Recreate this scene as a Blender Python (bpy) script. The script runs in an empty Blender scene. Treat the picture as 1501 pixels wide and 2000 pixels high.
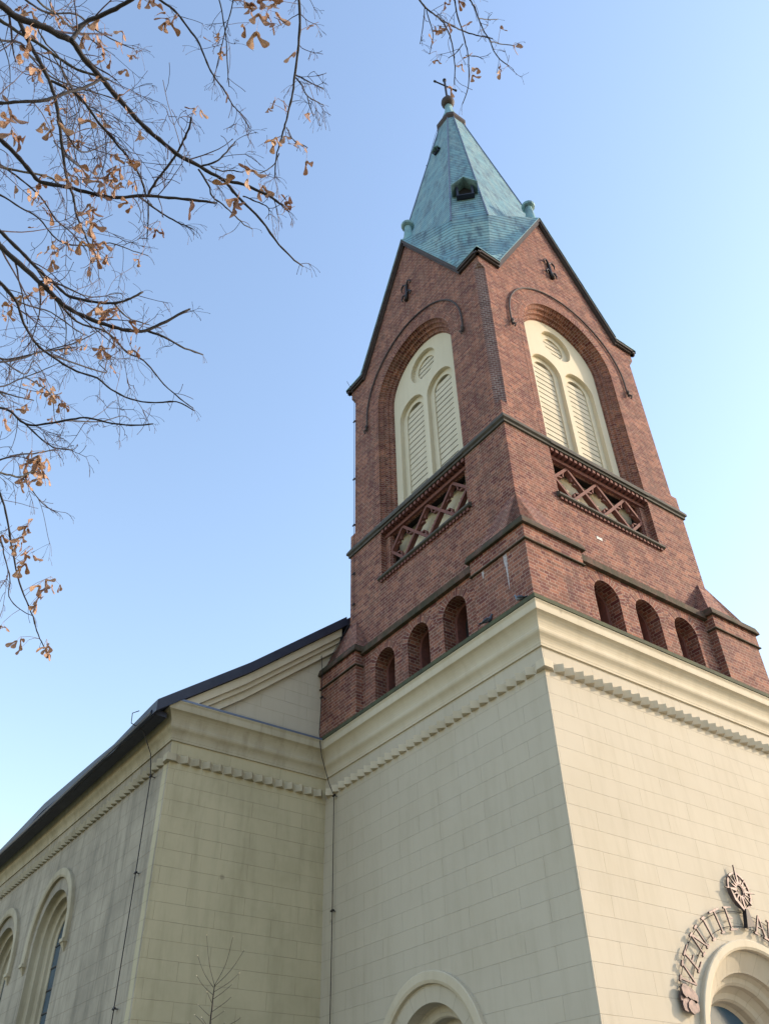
import bpy, math, random
from mathutils import Vector, Matrix
from mathutils.geometry import tessellate_polygon
sc = bpy.context.scene
ZO = 11.4                      # the cornice level used as zero below stands this far above the ground
# ---------------------------------------------------------------- camera
CAM = Vector((-13.1179, -11.6723, -9.7853))
yaw, pitch, roll, FPX = .6383, .6983, -.0258, 1646.75
D_ = Vector((math.sin(yaw)*math.cos(pitch), math.cos(yaw)*math.cos(pitch), math.sin(pitch)))
r0 = D_.cross(Vector((0, 0, 1))).normalized(); u0 = r0.cross(D_)
R_ = r0*math.cos(roll)+u0*math.sin(roll); U_ = -r0*math.sin(roll)+u0*math.cos(roll)
cd = bpy.data.cameras.new('camera'); cam = bpy.data.objects.new('camera', cd); sc.collection.objects.link(cam)
cam.matrix_world = Matrix.Translation(CAM+Vector((0, 0, ZO))) @ Matrix((R_, U_, -D_)).transposed().to_4x4()
cd.sensor_fit = 'VERTICAL'; cd.sensor_height = 24; cd.lens = FPX/2000*24; cd.clip_end = 5000; cd.clip_start = .05
sc.camera = cam
# ---------------------------------------------------------------- light
SUN_AZ, SUN_EL = math.radians(62.5), math.radians(24)    # azimuth from -Y towards +X
S = Vector((math.sin(SUN_AZ)*math.cos(SUN_EL), -math.cos(SUN_AZ)*math.cos(SUN_EL), math.sin(SUN_EL)))
sd = bpy.data.lights.new('sun', 'SUN'); sd.energy = 2.0; sd.angle = math.radians(.53); sd.color = (1, .83, .62)
so = bpy.data.objects.new('sun', sd); sc.collection.objects.link(so)
so.rotation_euler = (-S).to_track_quat('-Z', 'Y').to_euler()
w = bpy.data.worlds.new('World'); sc.world = w; w.use_nodes = True
nt = w.node_tree; bg = nt.nodes['Background']; sky = nt.nodes.new('ShaderNodeTexSky')
sky.sky_type = 'NISHITA'; sky.sun_disc = False; sky.sun_elevation = SUN_EL
sky.sun_rotation = math.atan2(S.x, S.y)
sky.air_density = 1.65; sky.dust_density = 1.0; sky.ozone_density = 1.6; sky.altitude = 100
wb = nt.nodes.new('ShaderNodeMix'); wb.data_type = 'RGBA'; wb.blend_type = 'MULTIPLY'; wb.inputs[0].default_value = 1; wb.inputs[7].default_value = (1.01, .972, 1.035, 1)
nt.links.new(sky.outputs[0], wb.inputs[6]); nt.links.new(wb.outputs[2], bg.inputs[0]); bg.inputs[1].default_value = .15
sc.view_settings.view_transform = 'Standard'; sc.view_settings.look = 'None'; sc.view_settings.exposure = 1.22; sc.view_settings.gamma = 1
sc.cycles.max_bounces = 6

# ---------------------------------------------------------------- materials
def mat(name):
    m = bpy.data.materials.new(name); m.use_nodes = True
    n = m.node_tree.nodes; return m, n, m.node_tree.links, n['Principled BSDF']
def nd(n, t, **k):
    x = n.new(t)
    for a, b in k.items():
        if a.startswith('i_'): x.inputs[a[2:].replace('_', ' ')].default_value = b
        else: setattr(x, a, b)
    return x
def uvn(n, l, sc_=(1, 1, 1), off=(0, 0, 0)):
    a = nd(n, 'ShaderNodeUVMap'); m = nd(n, 'ShaderNodeMapping'); l.new(a.outputs[0], m.inputs[0])
    m.inputs['Location'].default_value = off; m.inputs['Scale'].default_value = sc_
    return m.outputs[0]
def objc(n, l, s=(1, 1, 1)):
    a = nd(n, 'ShaderNodeTexCoord'); m = nd(n, 'ShaderNodeMapping'); l.new(a.outputs['Object'], m.inputs[0]); m.inputs['Scale'].default_value = s
    return m.outputs[0]
def noise(n, l, vec, scale, detail=6, rough=.6):
    t = nd(n, 'ShaderNodeTexNoise'); t.inputs['Scale'].default_value = scale; t.inputs['Detail'].default_value = detail
    t.inputs['Roughness'].default_value = rough; l.new(vec, t.inputs['Vector']); return t.outputs['Fac']
def ramp(n, l, fac, stops):
    r = nd(n, 'ShaderNodeValToRGB'); l.new(fac, r.inputs[0]); e = r.color_ramp.elements
    for i, (p, c) in enumerate(stops):
        x = e[i] if i < 2 else e.new(p)
        x.position = p; x.color = (c, c, c, 1) if isinstance(c, (int, float)) else (*c, 1)
    return r.outputs[0]
def mix(n, l, fac, a, b, mode='MIX'):
    m = nd(n, 'ShaderNodeMix', data_type='RGBA', blend_type=mode)
    if isinstance(fac, (int, float)): m.inputs[0].default_value = fac
    else: l.new(fac, m.inputs[0])
    for i, v in ((6, a), (7, b)):
        if isinstance(v, tuple): m.inputs[i].default_value = (*v, 1)
        else: l.new(v, m.inputs[i])
    return m.outputs[2]
def bump(n, l, h, b, dist=.01, strength=1, inv=False):
    x = nd(n, 'ShaderNodeBump', invert=inv); x.inputs['Distance'].default_value = dist; x.inputs['Strength'].default_value = strength
    l.new(h, x.inputs['Height']); l.new(x.outputs[0], b.inputs['Normal']); return x

def m_brick(name, c1, c2, mortar, dark=(.07, .035, .035), moss=0.):
    m, n, l, b = mat(name)
    uv = uvn(n, l)
    wob = nd(n, 'ShaderNodeTexNoise'); wob.inputs['Scale'].default_value = 9; l.new(uv, wob.inputs['Vector'])
    wv = nd(n, 'ShaderNodeVectorMath', operation='SCALE'); wv.inputs['Scale'].default_value = .006
    l.new(wob.outputs['Color'], wv.inputs[0]); av = nd(n, 'ShaderNodeVectorMath', operation='ADD')
    l.new(uv, av.inputs[0]); l.new(wv.outputs[0], av.inputs[1])
    t = nd(n, 'ShaderNodeTexBrick', offset=.5, squash=.5, squash_frequency=2)
    l.new(av.outputs[0], t.inputs['Vector'])
    for k, v in (('Scale', 1), ('Mortar Size', .0072), ('Mortar Smooth', .35), ('Bias', -.1), ('Brick Width', .33), ('Row Height', .103)):
        t.inputs[k].default_value = v
    t.inputs['Color1'].default_value = (*c1, 1); t.inputs['Color2'].default_value = (*c2, 1); t.inputs['Mortar'].default_value = (*mortar, 1)
    # second brick texture: same layout gives a per-brick random value for dark over-fired bricks
    t2 = nd(n, 'ShaderNodeTexBrick', offset=.5, squash=.5, squash_frequency=2)
    l.new(av.outputs[0], t2.inputs['Vector'])
    for k, v in (('Scale', 1), ('Mortar Size', 0), ('Bias', -.0), ('Brick Width', .33), ('Row Height', .103)):
        t2.inputs[k].default_value = v
    t2.inputs['Color1'].default_value = (0, 0, 0, 1); t2.inputs['Color2'].default_value = (1, 1, 1, 1)
    oc = objc(n, l)
    big = noise(n, l, oc, .55, 5); med = noise(n, l, oc, 2.6, 6); fine = noise(n, l, oc, 30, 4)
    dk = ramp(n, l, t2.outputs['Color'], [(.70, 0), (.78, 1)])
    base = t.outputs['Color']
    inv = nd(n, 'ShaderNodeMath', operation='SUBTRACT'); inv.inputs[0].default_value = 1; l.new(t.outputs['Fac'], inv.inputs[1])
    dkm = nd(n, 'ShaderNodeMath', operation='MULTIPLY'); l.new(dk, dkm.inputs[0]); l.new(inv.outputs[0], dkm.inputs[1])
    dm2 = nd(n, 'ShaderNodeMath', operation='MULTIPLY'); l.new(dkm.outputs[0], dm2.inputs[0]); dm2.inputs[1].default_value = .62
    c = mix(n, l, dm2.outputs[0], base, dark)
    c = mix(n, l, ramp(n, l, med, [(.36, .35), (.6, 0)]), c, tuple(x*.6 for x in c1))
    c = mix(n, l, ramp(n, l, big, [(.5, 0), (.68, .2)]), c, (.36, .19, .15))
    c = mix(n, l, .5, c, ramp(n, l, fine, [(.25, .55), (.75, 1.0)]), 'MULTIPLY')
    stv = noise(n, l, objc(n, l, (2.4, 2.4, .35)), 1.0, 7, .7)
    c = mix(n, l, ramp(n, l, stv, [(.52, 0), (.70, .5)]), c, (.075, .045, .05))
    c = mix(n, l, ramp(n, l, noise(n, l, oc, 1.3, 8, .75), [(.62, 0), (.76, .3)]), c, (.46, .34, .30))
    if moss:
        c = mix(n, l, ramp(n, l, med, [(.42, moss), (.66, .15)]), c, (.035, .042, .022))
    l.new(c, b.inputs['Base Color']); b.inputs['Roughness'].default_value = .85; b.inputs['Specular IOR Level'].default_value = .25
    h = nd(n, 'ShaderNodeMath', operation='MULTIPLY_ADD'); l.new(t.outputs['Fac'], h.inputs[0]); h.inputs[1].default_value = -1
    l.new(fine, h.inputs[2]); bump(n, l, h.outputs[0], b, .006, .8)
    return m
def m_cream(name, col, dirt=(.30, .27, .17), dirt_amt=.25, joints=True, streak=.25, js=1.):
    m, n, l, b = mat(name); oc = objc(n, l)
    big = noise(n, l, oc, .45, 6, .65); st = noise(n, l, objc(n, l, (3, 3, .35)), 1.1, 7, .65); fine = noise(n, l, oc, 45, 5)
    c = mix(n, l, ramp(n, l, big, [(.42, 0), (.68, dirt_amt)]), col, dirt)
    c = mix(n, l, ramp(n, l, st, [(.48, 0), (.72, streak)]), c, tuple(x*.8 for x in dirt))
    sp = nd(n, 'ShaderNodeTexVoronoi'); sp.inputs['Scale'].default_value = .55; l.new(oc, sp.inputs['Vector'])
    c = mix(n, l, ramp(n, l, sp.outputs['Distance'], [(.03, .5), (.045, 0)]), c, (.2, .16, .11))
    if joints:
        uv = uvn(n, l, (1, 1, 1), (-.86+162, .76+42, 0))
        wob = nd(n, 'ShaderNodeTexNoise'); wob.inputs['Scale'].default_value = 3; l.new(uv, wob.inputs['Vector'])
        wv = nd(n, 'ShaderNodeVectorMath', operation='SCALE'); wv.inputs['Scale'].default_value = .012
        l.new(wob.outputs['Color'], wv.inputs[0]); av = nd(n, 'ShaderNodeVectorMath', operation='ADD')
        l.new(uv, av.inputs[0]); l.new(wv.outputs[0], av.inputs[1])
        t = nd(n, 'ShaderNodeTexBrick', offset=.5); l.new(av.outputs[0], t.inputs['Vector'])
        for k, v in (('Scale', 1), ('Mortar Size', .0075), ('Mortar Smooth', .5), ('Bias', 0), ('Brick Width', 1.62), ('Row Height', .42)):
            t.inputs[k].default_value = v
        t.inputs['Color1'].default_value = (.985, .985, .985, 1); t.inputs['Color2'].default_value = (1.01, 1.008, 1, 1)
        t.inputs['Mortar'].default_value = (1, 1, 1, 1)
        c = mix(n, l, 1., c, t.outputs['Color'], 'MULTIPLY')
        brk = noise(n, l, uv, 2.0, 4)
        f = nd(n, 'ShaderNodeMath', operation='MULTIPLY'); l.new(t.outputs['Fac'], f.inputs[0]); l.new(ramp(n, l, brk, [(.3, .22*js), (.65, .75*js)]), f.inputs[1])
        c = mix(n, l, f.outputs[0], c, (.16, .12, .075))
        h = nd(n, 'ShaderNodeMath', operation='MULTIPLY_ADD'); l.new(t.outputs['Fac'], h.inputs[0]); h.inputs[1].default_value = -1
        f2 = nd(n, 'ShaderNodeMath', operation='MULTIPLY'); l.new(fine, f2.inputs[0]); f2.inputs[1].default_value = .25
        l.new(f2.outputs[0], h.inputs[2]); bump(n, l, h.outputs[0], b, .008, .6)
    else:
        bump(n, l, fine, b, .003, .4)
    l.new(c, b.inputs['Base Color']); b.inputs['Roughness'].default_value = .8; b.inputs['Specular IOR Level'].default_value = .25
    return m
def m_plain(name, col, col2=None, rough=.6, metal=0, scale=4, bmp=.002, stretch=(1, 1, 1)):
    m, n, l, b = mat(name); oc = objc(n, l, stretch); f = noise(n, l, oc, scale, 6)
    c = mix(n, l, ramp(n, l, f, [(.35, 0), (.7, 1)]), col, col2 or tuple(x*.6 for x in col))
    l.new(c, b.inputs['Base Color']); b.inputs['Roughness'].default_value = rough; b.inputs['Metallic'].default_value = metal
    bump(n, l, noise(n, l, oc, scale*6, 4), b, bmp, .6); return m
def m_copper(name, slats=True):
    m, n, l, b = mat(name); oc = objc(n, l)
    st = noise(n, l, objc(n, l, (2.2, 2.2, .3)), 1.2, 7, .7); fine = noise(n, l, oc, 14, 5)
    c = mix(n, l, ramp(n, l, st, [(.35, 0), (.75, 1)]), (.17, .37, .44), (.31, .43, .43))
    c = mix(n, l, ramp(n, l, noise(n, l, objc(n, l, (1.5, 1.5, .25)), 2.1, 8, .75), [(.48, 0), (.66, .85)]), c, (.05, .08, .13))
    if slats:
        uv = uvn(n, l, (1, 1, 1), (10, 0, 0)); t = nd(n, 'ShaderNodeTexBrick', offset=.5); l.new(uv, t.inputs['Vector'])
        for k, v in (('Scale', 1), ('Mortar Size', .034), ('Mortar Smooth', .3), ('Bias', 0), ('Brick Width', 40), ('Row Height', .27)):
            t.inputs[k].default_value = v
        t.inputs['Color1'].default_value = (.78, .8, .84, 1); t.inputs['Color2'].default_value = (1.08, 1.05, 1.0, 1); t.inputs['Mortar'].default_value = (.10, .14, .20, 1)
        c = mix(n, l, 1., c, t.outputs['Color'], 'MULTIPLY')
        sp = nd(n, 'ShaderNodeSeparateXYZ'); l.new(uv, sp.inputs[0]); dv = nd(n, 'ShaderNodeMath', operation='DIVIDE'); l.new(sp.outputs[1], dv.inputs[0]); dv.inputs[1].default_value = .27
        fr = nd(n, 'ShaderNodeMath', operation='FRACT'); l.new(dv.outputs[0], fr.inputs[0])
        bump(n, l, fr.outputs[0], b, .03, .7, inv=True)
    else: bump(n, l, fine, b, .006, .5)
    c = mix(n, l, ramp(n, l, fine, [(.3, .35), (.6, 0)]), c, (.1, .17, .18))
    l.new(c, b.inputs['Base Color']); b.inputs['Roughness'].default_value = .65; return m
BR = m_brick('red_brick', (.150, .045, .040), (.53, .235, .145), (.52, .42, .35))
BRC = m_brick('dark_brick', (.16, .085, .08), (.28, .16, .14), (.55, .50, .46))  # darker brick colours with pale mortar, set on the chamfered corners only
BRD = m_brick('mossy_brick', (.13, .07, .055), (.19, .10, .075), (.15, .13, .10), moss=.75)
BRT = m_plain('red_terracotta', (.20, .075, .06), (.12, .05, .045), .8, scale=9)
CR = m_cream('cream_render', (.505, .452, .365), dirt=(.33, .275, .18), dirt_amt=.16, streak=.18, js=.55)
CRN = m_cream('dirty_cream_render', (.485, .425, .29), dirt=(.27, .24, .15), dirt_amt=.4, streak=.3, js=.7)
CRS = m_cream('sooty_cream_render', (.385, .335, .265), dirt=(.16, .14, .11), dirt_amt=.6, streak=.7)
CRP = m_cream('cream_plaster', (.57, .505, .39), dirt=(.38, .31, .2), joints=False, dirt_amt=.3, streak=.22)
CRM = m_cream('aged_cream_plaster', (.46, .405, .30), dirt=(.24, .20, .13), joints=False, dirt_amt=.5, streak=.45)
CRW = m_cream('pale_plaster', (.64, .58, .45), joints=False, dirt_amt=.1, streak=.1)
CRL = m_cream('louver_paint', (.62, .56, .44), joints=False, dirt_amt=.2, streak=.2)
MOSS = m_plain('mossy_stone', (.05, .055, .035), (.09, .10, .05), .9, scale=3, bmp=.01)
STN = m_plain('dark_grey_stone', (.085, .075, .065), (.05, .048, .04), .85, scale=5, bmp=.01)
COP = m_copper('patinated_copper_slates'); COPP = m_copper('patinated_copper_sheet', False)
SLATE = m_plain('dark_blue_roofing', (.011, .015, .038), (.022, .028, .055), .55, scale=2.2, bmp=.01)
FASC = m_plain('dark_fascia', (.04, .03, .03), (.07, .05, .045), .7, scale=3)
LEAD = m_plain('lead_flashing', (.10, .13, .20), (.17, .20, .27), .45, .3, scale=3)
IRON = m_plain('wrought_iron', (.02, .02, .026), (.045, .035, .035), .55, .5, scale=8)
BRZ = m_plain('weathered_bronze', (.15, .115, .115), (.06, .05, .055), .5, .7, scale=9)
DARK = m_plain('dark_interior', (.012, .011, .013), (.02, .018, .02), .9)
GLS = m_plain('leaded_glass', (.03, .07, .12), (.05, .10, .15), .12, 0, scale=2)
WOOD = m_plain('brown_wood', (.16, .065, .04), (.10, .04, .03), .7, scale=6)
BARK = m_plain('dark_bark', (.016, .014, .020), (.040, .034, .036), .8, scale=40, bmp=.002)
BARK2 = m_plain('lichen_bark', (.07, .066, .05), (.03, .027, .028), .85, scale=30, bmp=.002)
TWIG = m_plain('reddish_twig', (.045, .024, .032), (.08, .045, .047), .6, scale=30, bmp=.001)
PIG = m_plain('slate_feathers', (.07, .09, .14), (.03, .035, .05), .6, scale=14)
PIG2 = m_plain('pale_feathers', (.20, .22, .27), (.10, .12, .16), .6, scale=20)
def m_seed():
    m, n, l, b = mat('dry_maple_seed'); oc = objc(n, l)
    c = mix(n, l, ramp(n, l, noise(n, l, oc, 18, 4), [(.35, 0), (.65, 1)]), (.66, .45, .31), (.38, .20, .12))
    c = mix(n, l, ramp(n, l, noise(n, l, oc, 160, 3), [(.4, .4), (.6, 0)]), c, (.25, .12, .07))
    l.new(c, b.inputs['Base Color']); b.inputs['Roughness'].default_value = .6
    tr = nd(n, 'ShaderNodeBsdfTranslucent'); l.new(c, tr.inputs[0]); ms = nd(n, 'ShaderNodeMixShader'); ms.inputs[0].default_value = .35
    l.new(b.outputs[0], ms.inputs[1]); l.new(tr.outputs[0], ms.inputs[2]); l.new(ms.outputs[0], n['Material Output'].inputs[0]); return m
SEED = m_seed()
def m_grass():
    m, n, l, b = mat('winter_grass'); oc = objc(n, l)
    c = mix(n, l, ramp(n, l, noise(n, l, oc, .4, 8), [(.35, 0), (.65, 1)]), (.10, .11, .045), (.20, .17, .10))
    l.new(c, b.inputs['Base Color']); b.inputs['Roughness'].default_value = .95; return m
GRS = m_grass(); PAVE = m_plain('pale_paving', (.36, .33, .29), (.26, .24, .21), .85, scale=2)

# ---------------------------------------------------------------- mesh builder
class MB:
    def __init__(s): s.v = []; s.f = []; s.uv = []
    def poly(s, pts, uvs=None):
        pts = [Vector(p) for p in pts]; i = len(s.v); s.v += pts; s.f.append(list(range(i, i+len(pts))))
        if uvs is None:
            nn = Vector((0, 0, 0))
            for a, b in zip(pts, pts[1:]+pts[:1]): nn += a.cross(b)
            nn = nn.normalized() if nn.length > 1e-12 else Vector((0, 0, 1))
            if abs(nn.z) > .93: uvs = [(p.x, p.y) for p in pts]
            else:
                t = Vector((-nn.y, nn.x, 0)).normalized()
                if abs(t.y) > abs(t.x): t = t if t.y > 0 else -t
                else: t = t if t.x > 0 else -t
                k = 1/math.sqrt(max(1-nn.z*nn.z, .05))
                uvs = [(p.dot(t), p.z*k) for p in pts]
        s.uv.append(uvs)
    def box(s, a, b):
        x0, y0, z0 = [min(p, q) for p, q in zip(a, b)]; x1, y1, z1 = [max(p, q) for p, q in zip(a, b)]
        c = [(x0, y0, z0), (x1, y0, z0), (x1, y1, z0), (x0, y1, z0), (x0, y0, z1), (x1, y0, z1), (x1, y1, z1), (x0, y1, z1)]
        for f in ((0, 3, 2, 1), (4, 5, 6, 7), (0, 1, 5, 4), (1, 2, 6, 5), (2, 3, 7, 6), (3, 0, 4, 7)): s.poly([c[i] for i in f])
    def hexa(s, c):   # 8 corners, bottom ring then top ring
        for f in ((0, 3, 2, 1), (4, 5, 6, 7), (0, 1, 5, 4), (1, 2, 6, 5), (2, 3, 7, 6), (3, 0, 4, 7)): s.poly([c[i] for i in f])
    def prism(s, loop, vec):
        vec = Vector(vec); a = [Vector(p) for p in loop]; b = [p+vec for p in a]
        s.poly(a[::-1]); s.poly(b); n = len(a)
        for i in range(n): s.poly([a[i], a[(i+1) % n], b[(i+1) % n], b[i]])
    def tube(s, pts, rad, n=6, caps=True):
        pts = [Vector(p) for p in pts]; rad = rad if isinstance(rad, (list, tuple)) else [rad]*len(pts)
        rings = []; up = None; L = 0
        for i, p in enumerate(pts):
            t = (pts[min(i+1, len(pts)-1)]-pts[max(i-1, 0)])
            t = t.normalized() if t.length > 1e-9 else Vector((0, 0, 1))
            if up is None: up = t.orthogonal().normalized()
            a = (up-t*up.dot(t)); a = a.normalized() if a.length > 1e-6 else t.orthogonal().normalized(); up = a; b = t.cross(a)
            rings.append([p+(a*math.cos(2*math.pi*k/n)+b*math.sin(2*math.pi*k/n))*rad[i] for k in range(n)])
        base = len(s.v)
        for r in rings: s.v += r
        for i in range(len(rings)-1):
            for k in range(n):
                q = [base+i*n+k, base+i*n+(k+1) % n, base+(i+1)*n+(k+1) % n, base+(i+1)*n+k]
                s.f.append(q); s.uv.append([(k/n, i), ((k+1)/n, i), ((k+1)/n, i+1), (k/n, i+1)])
        if caps:
            for r, i in ((0, 0), (len(rings)-1, 1)):
                q = [base+r*n+k for k in range(n)]; s.f.append(q); s.uv.append([(0, 0)]*n)
    def lathe(s, cx, cy, prof, n=20):   # prof (r,z)
        for i in range(len(prof)-1):
            (r1, z1), (r2, z2) = prof[i], prof[i+1]
            for k in range(n):
                a, b = 2*math.pi*k/n, 2*math.pi*(k+1)/n
                p = [(cx+r1*math.cos(a), cy+r1*math.sin(a), z1), (cx+r1*math.cos(b), cy+r1*math.sin(b), z1), (cx+r2*math.cos(b), cy+r2*math.sin(b), z2), (cx+r2*math.cos(a), cy+r2*math.sin(a), z2)]
                if r1 < 1e-6: p = [p[0], p[2], p[3]]
                elif r2 < 1e-6: p = p[:3]
                s.poly(p)
    def build(s, name, m, parent=None, origin=(0, 0, 0), smooth=False, weld=False):
        me = bpy.data.meshes.new(name); o3 = Vector(origin)
        me.from_pydata([tuple(p-o3) for p in s.v], [], s.f)
        uvl = me.uv_layers.new(name='UVMap'); k = 0; flat = []
        for u in s.uv:
            for q in u: flat += [q[0], q[1]]
        uvl.data.foreach_set('uv', flat)
        if smooth: me.polygons.foreach_set('use_smooth', [True]*len(me.polygons))
        me.materials.append(m); me.update()
        if weld:
            import bmesh
            b = bmesh.new(); b.from_mesh(me); bmesh.ops.remove_doubles(b, verts=b.verts, dist=1e-4); b.to_mesh(me); b.free()
        o = bpy.data.objects.new(name, me); sc.collection.objects.link(o)
        if parent: o.parent = parent; o.location = o3-parent['_o'] if '_o' in parent else o3
        else: o.location = o3+Vector((0, 0, ZO))
        ORG[o.name] = o3
        return o
ORG = {}
def thing(name, label, cat, origin, group=None):
    o = bpy.data.objects.new(name, None); sc.collection.objects.link(o); o.location = Vector(origin)+Vector((0, 0, ZO)); o.empty_display_size = .2
    o['label'] = label; o['category'] = cat
    if group: o['group'] = group
    ORG[o.name] = Vector(origin); return o
def part(mb, name, m, parent, label=None, **k):
    og = ORG[parent.name]; o = mb.build(name, m, None, og, **k); o.parent = parent; o.location = (0, 0, 0)
    if label: o['label'] = label
    return o
def tag(o, label, cat, kind=None, group=None):
    if label: o['label'] = label
    if cat: o['category'] = cat
    if kind: o['kind'] = kind
    if group: o['group'] = group

# ---------------------------------------------------------------- plan
c = 4.556; W2 = 2*c; D = 9.32; NX = -5.0; GZ = -ZO
U = -.42                                     # outset of the upper brick wall
def TL(s, z, o): return Vector((-o, s, z))
def TR(s, z, o): return Vector((s, -o, z))
def TB(s, z, o): return Vector((W2+o, W2-s, z))
def TF(s, z, o): return Vector((W2-s, W2+o, z))
def TN(s, z, o): return Vector((NX-o, s, z))            # nave side wall
def TG(s, z, o): return Vector((s, D-o, z))             # nave front wall
def colwall(mb, T, o, ss, zlo, zhi, uvoff=0):
    for a, b in zip(ss, ss[1:]):
        za, zb, zc, zd = zlo(a), zlo(b), zhi(b), zhi(a)
        if max(zc-zb, zd-za) < 1e-5: continue
        q = [(a, za), (b, zb), (b, zc), (a, zd)]
        mb.poly([T(s_, z_, o) for s_, z_ in q], [(s_+uvoff, z_) for s_, z_ in q])
def arch_s(sc_, r, n=28): return [sc_-r*math.cos(math.pi*i/n) for i in range(n+1)]
def archwall(mb, T, o, s0, s1, z0, z1, holes, zb=None, extra=()):
    """wall rectangle with round-arched holes [(centre, radius, spring z, bottom z)]; z1 may be a function"""
    zt = z1 if callable(z1) else (lambda s: z1)
    cur = s0
    for (hc, r, zs, hb) in holes:
        colwall(mb, T, o, sorted([cur, hc-r]+[e for e in extra if cur < e < hc-r]), lambda s: z0, zt)
        A = sorted(set(arch_s(hc, r)+[e for e in extra if hc-r < e < hc+r]))
        colwall(mb, T, o, A, lambda s: zs+math.sqrt(max(r*r-(s-hc)**2, 0)), zt)
        if hb > z0: colwall(mb, T, o, [hc-r, hc+r], lambda s: z0, lambda s: hb)
        cur = hc+r
    colwall(mb, T, o, sorted([cur, s1]+[e for e in extra if cur < e < s1]), lambda s: z0, zt)
def archsweep(mb, T, hc, zs, zb, prof, n=32, rot=True):
    path = [(1, None, zb), ]
    th = [math.pi*i/n for i in range(n+1)]
    rm = sum(p[0] for p in prof)/len(prof)
    nodes = [('j', 1, zb)]+[('a', t, 0) for t in th]+[('j', -1, zb)]
    pl = [0.]; 
    for i in range(1, len(nodes)): pl.append(pl[-1]+((zs-zb) if i in (1, len(nodes)-1) else rm*math.pi/n))
    cl = [0.]
    for a, b in zip(prof, prof[1:]): cl.append(cl[-1]+math.hypot(a[0]-b[0], a[1]-b[1]))
    def P(nod, pr):
        r, o = pr
        if nod[0] == 'j': return T(hc+nod[1]*r, nod[2], o)
        return T(hc+r*math.cos(nod[1]), zs+r*math.sin(nod[1]), o)
    for i in range(len(nodes)-1):
        for j in range(len(prof)-1):
            mb.poly([P(nodes[i], prof[j]), P(nodes[i+1], prof[j]), P(nodes[i+1], prof[j+1]), P(nodes[i], prof[j+1])],
                    [(cl[j], pl[i]), (cl[j], pl[i+1]), (cl[j+1], pl[i+1]), (cl[j+1], pl[i])])
def archfill(mb, T, hc, zs, zb, r, o, n=24):
    A = arch_s(hc, r, n); colwall(mb, T, o, A, lambda s: zb, lambda s: zs+math.sqrt(max(r*r-(s-hc)**2, 0)))
def plate(mb, T, outer, holes, o, th, rim=False):
    loops = [outer]+holes
    tri = tessellate_polygon([[Vector((x, y, 0)) for x, y in L] for L in loops]); flat = [p for L in loops for p in L]
    for t in tri: mb.poly([T(*flat[i], o) for i in t], [flat[i] for i in t])
    for L in (loops if rim else holes):
        for a, b in zip(L, L[1:]+L[:1]):
            mb.poly([T(*a, o), T(*b, o), T(*b, o-th), T(*a, o-th)])
def archloop(hc, r, zs, zb, n=20): return [(hc-r, zb), (hc+r, zb)]+[(hc+r*math.cos(math.pi*i/n), zs+r*math.sin(math.pi*i/n)) for i in range(n+1)]
def circ(hc, zc, r, n=28): return [(hc+r*math.cos(2*math.pi*i/n), zc+r*math.sin(2*math.pi*i/n)) for i in range(n)]
def sbox(mb, T, s0, s1, z0, z1, o0, o1):
    mb.hexa([T(s0, z0, o0), T(s1, z0, o0), T(s1, z0, o1), T(s0, z0, o1), T(s0, z1, o0), T(s1, z1, o0), T(s1, z1, o1), T(s0, z1, o1)])
def extr(mb, T, s0, s1, prof):   # profile [(o,z)] run straight along s
    for a, b in zip(prof, prof[1:]): mb.poly([T(s0, a[1], a[0]), T(s1, a[1], a[0]), T(s1, b[1], b[0]), T(s0, b[1], b[0])])
    mb.poly([T(s0, z, o) for o, z in prof]); mb.poly([T(s1, z, o) for o, z in prof])
def sweep(mb, path, prof, segs=None):       # path of plan points, outward side = right-hand side of travel
    n = len(path); off = []
    for i, p in enumerate(path):
        p = Vector(p)
        d1 = (Vector(path[i])-Vector(path[i-1])).normalized() if i else None
        d2 = (Vector(path[i+1])-Vector(path[i])).normalized() if i < n-1 else None
        n1 = Vector((d1.y, -d1.x)) if d1 else None; n2 = Vector((d2.y, -d2.x)) if d2 else None
        off.append(n1 if n2 is None else n2 if n1 is None else (n1+n2)/(1+n1.dot(n2)))
    for i in (segs or range(n-1)):
        for a, b in zip(prof, prof[1:]):
            q = []
            for k, (o, z) in ((i, a), (i+1, a), (i+1, b), (i, b)):
                v = Vector(path[k])+off[k]*o; q.append((v.x, v.y, z))
            mb.poly(q)

church = thing('church', 'cream rendered church with red brick bell tower and green copper spire', 'church', (c, c, GZ))

# ================================================================ cream body
PW = (4.86, -7.50); PO = (4.98, -7.58)
mb = MB(); archwall(mb, TL, 0, 0, D, GZ, .45, [(PW[0], 1.70, PW[1], -10.4)])
archwall(mb, TR, 0, 0, W2, GZ, .45, [(PO[0], 2.12, PO[1], GZ)])
mb.poly([(W2, 0, GZ), (W2, D, GZ), (W2, D, .45), (W2, 0, .45)])
part(mb, 'tower_base_wall', CR, church, 'smooth pale cream ashlar render')
mb = MB(); nl = D-.0
mb.poly([(NX, D, GZ), (0, D, GZ), (0, D, .45), (NX, D, .45)], [(NX, GZ), (0, GZ), (0, .45), (NX, .45)])
part(mb, 'nave_front_wall', CRN, church, 'olive stained cream ashlar render')
mb = MB(); mb.poly([(W2, D, GZ), (W2-NX, D, GZ), (W2-NX, D, .45), (W2, D, .45)]); part(mb, 'nave_front_wall', CRN, church)
NW = [17.05, 22.3, 27.55, 32.8]
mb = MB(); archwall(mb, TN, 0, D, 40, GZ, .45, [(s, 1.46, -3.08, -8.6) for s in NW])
mb.poly([(W2-NX, D, GZ), (W2-NX, 40, GZ), (W2-NX, 40, .45), (W2-NX, D, .45)])
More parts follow.
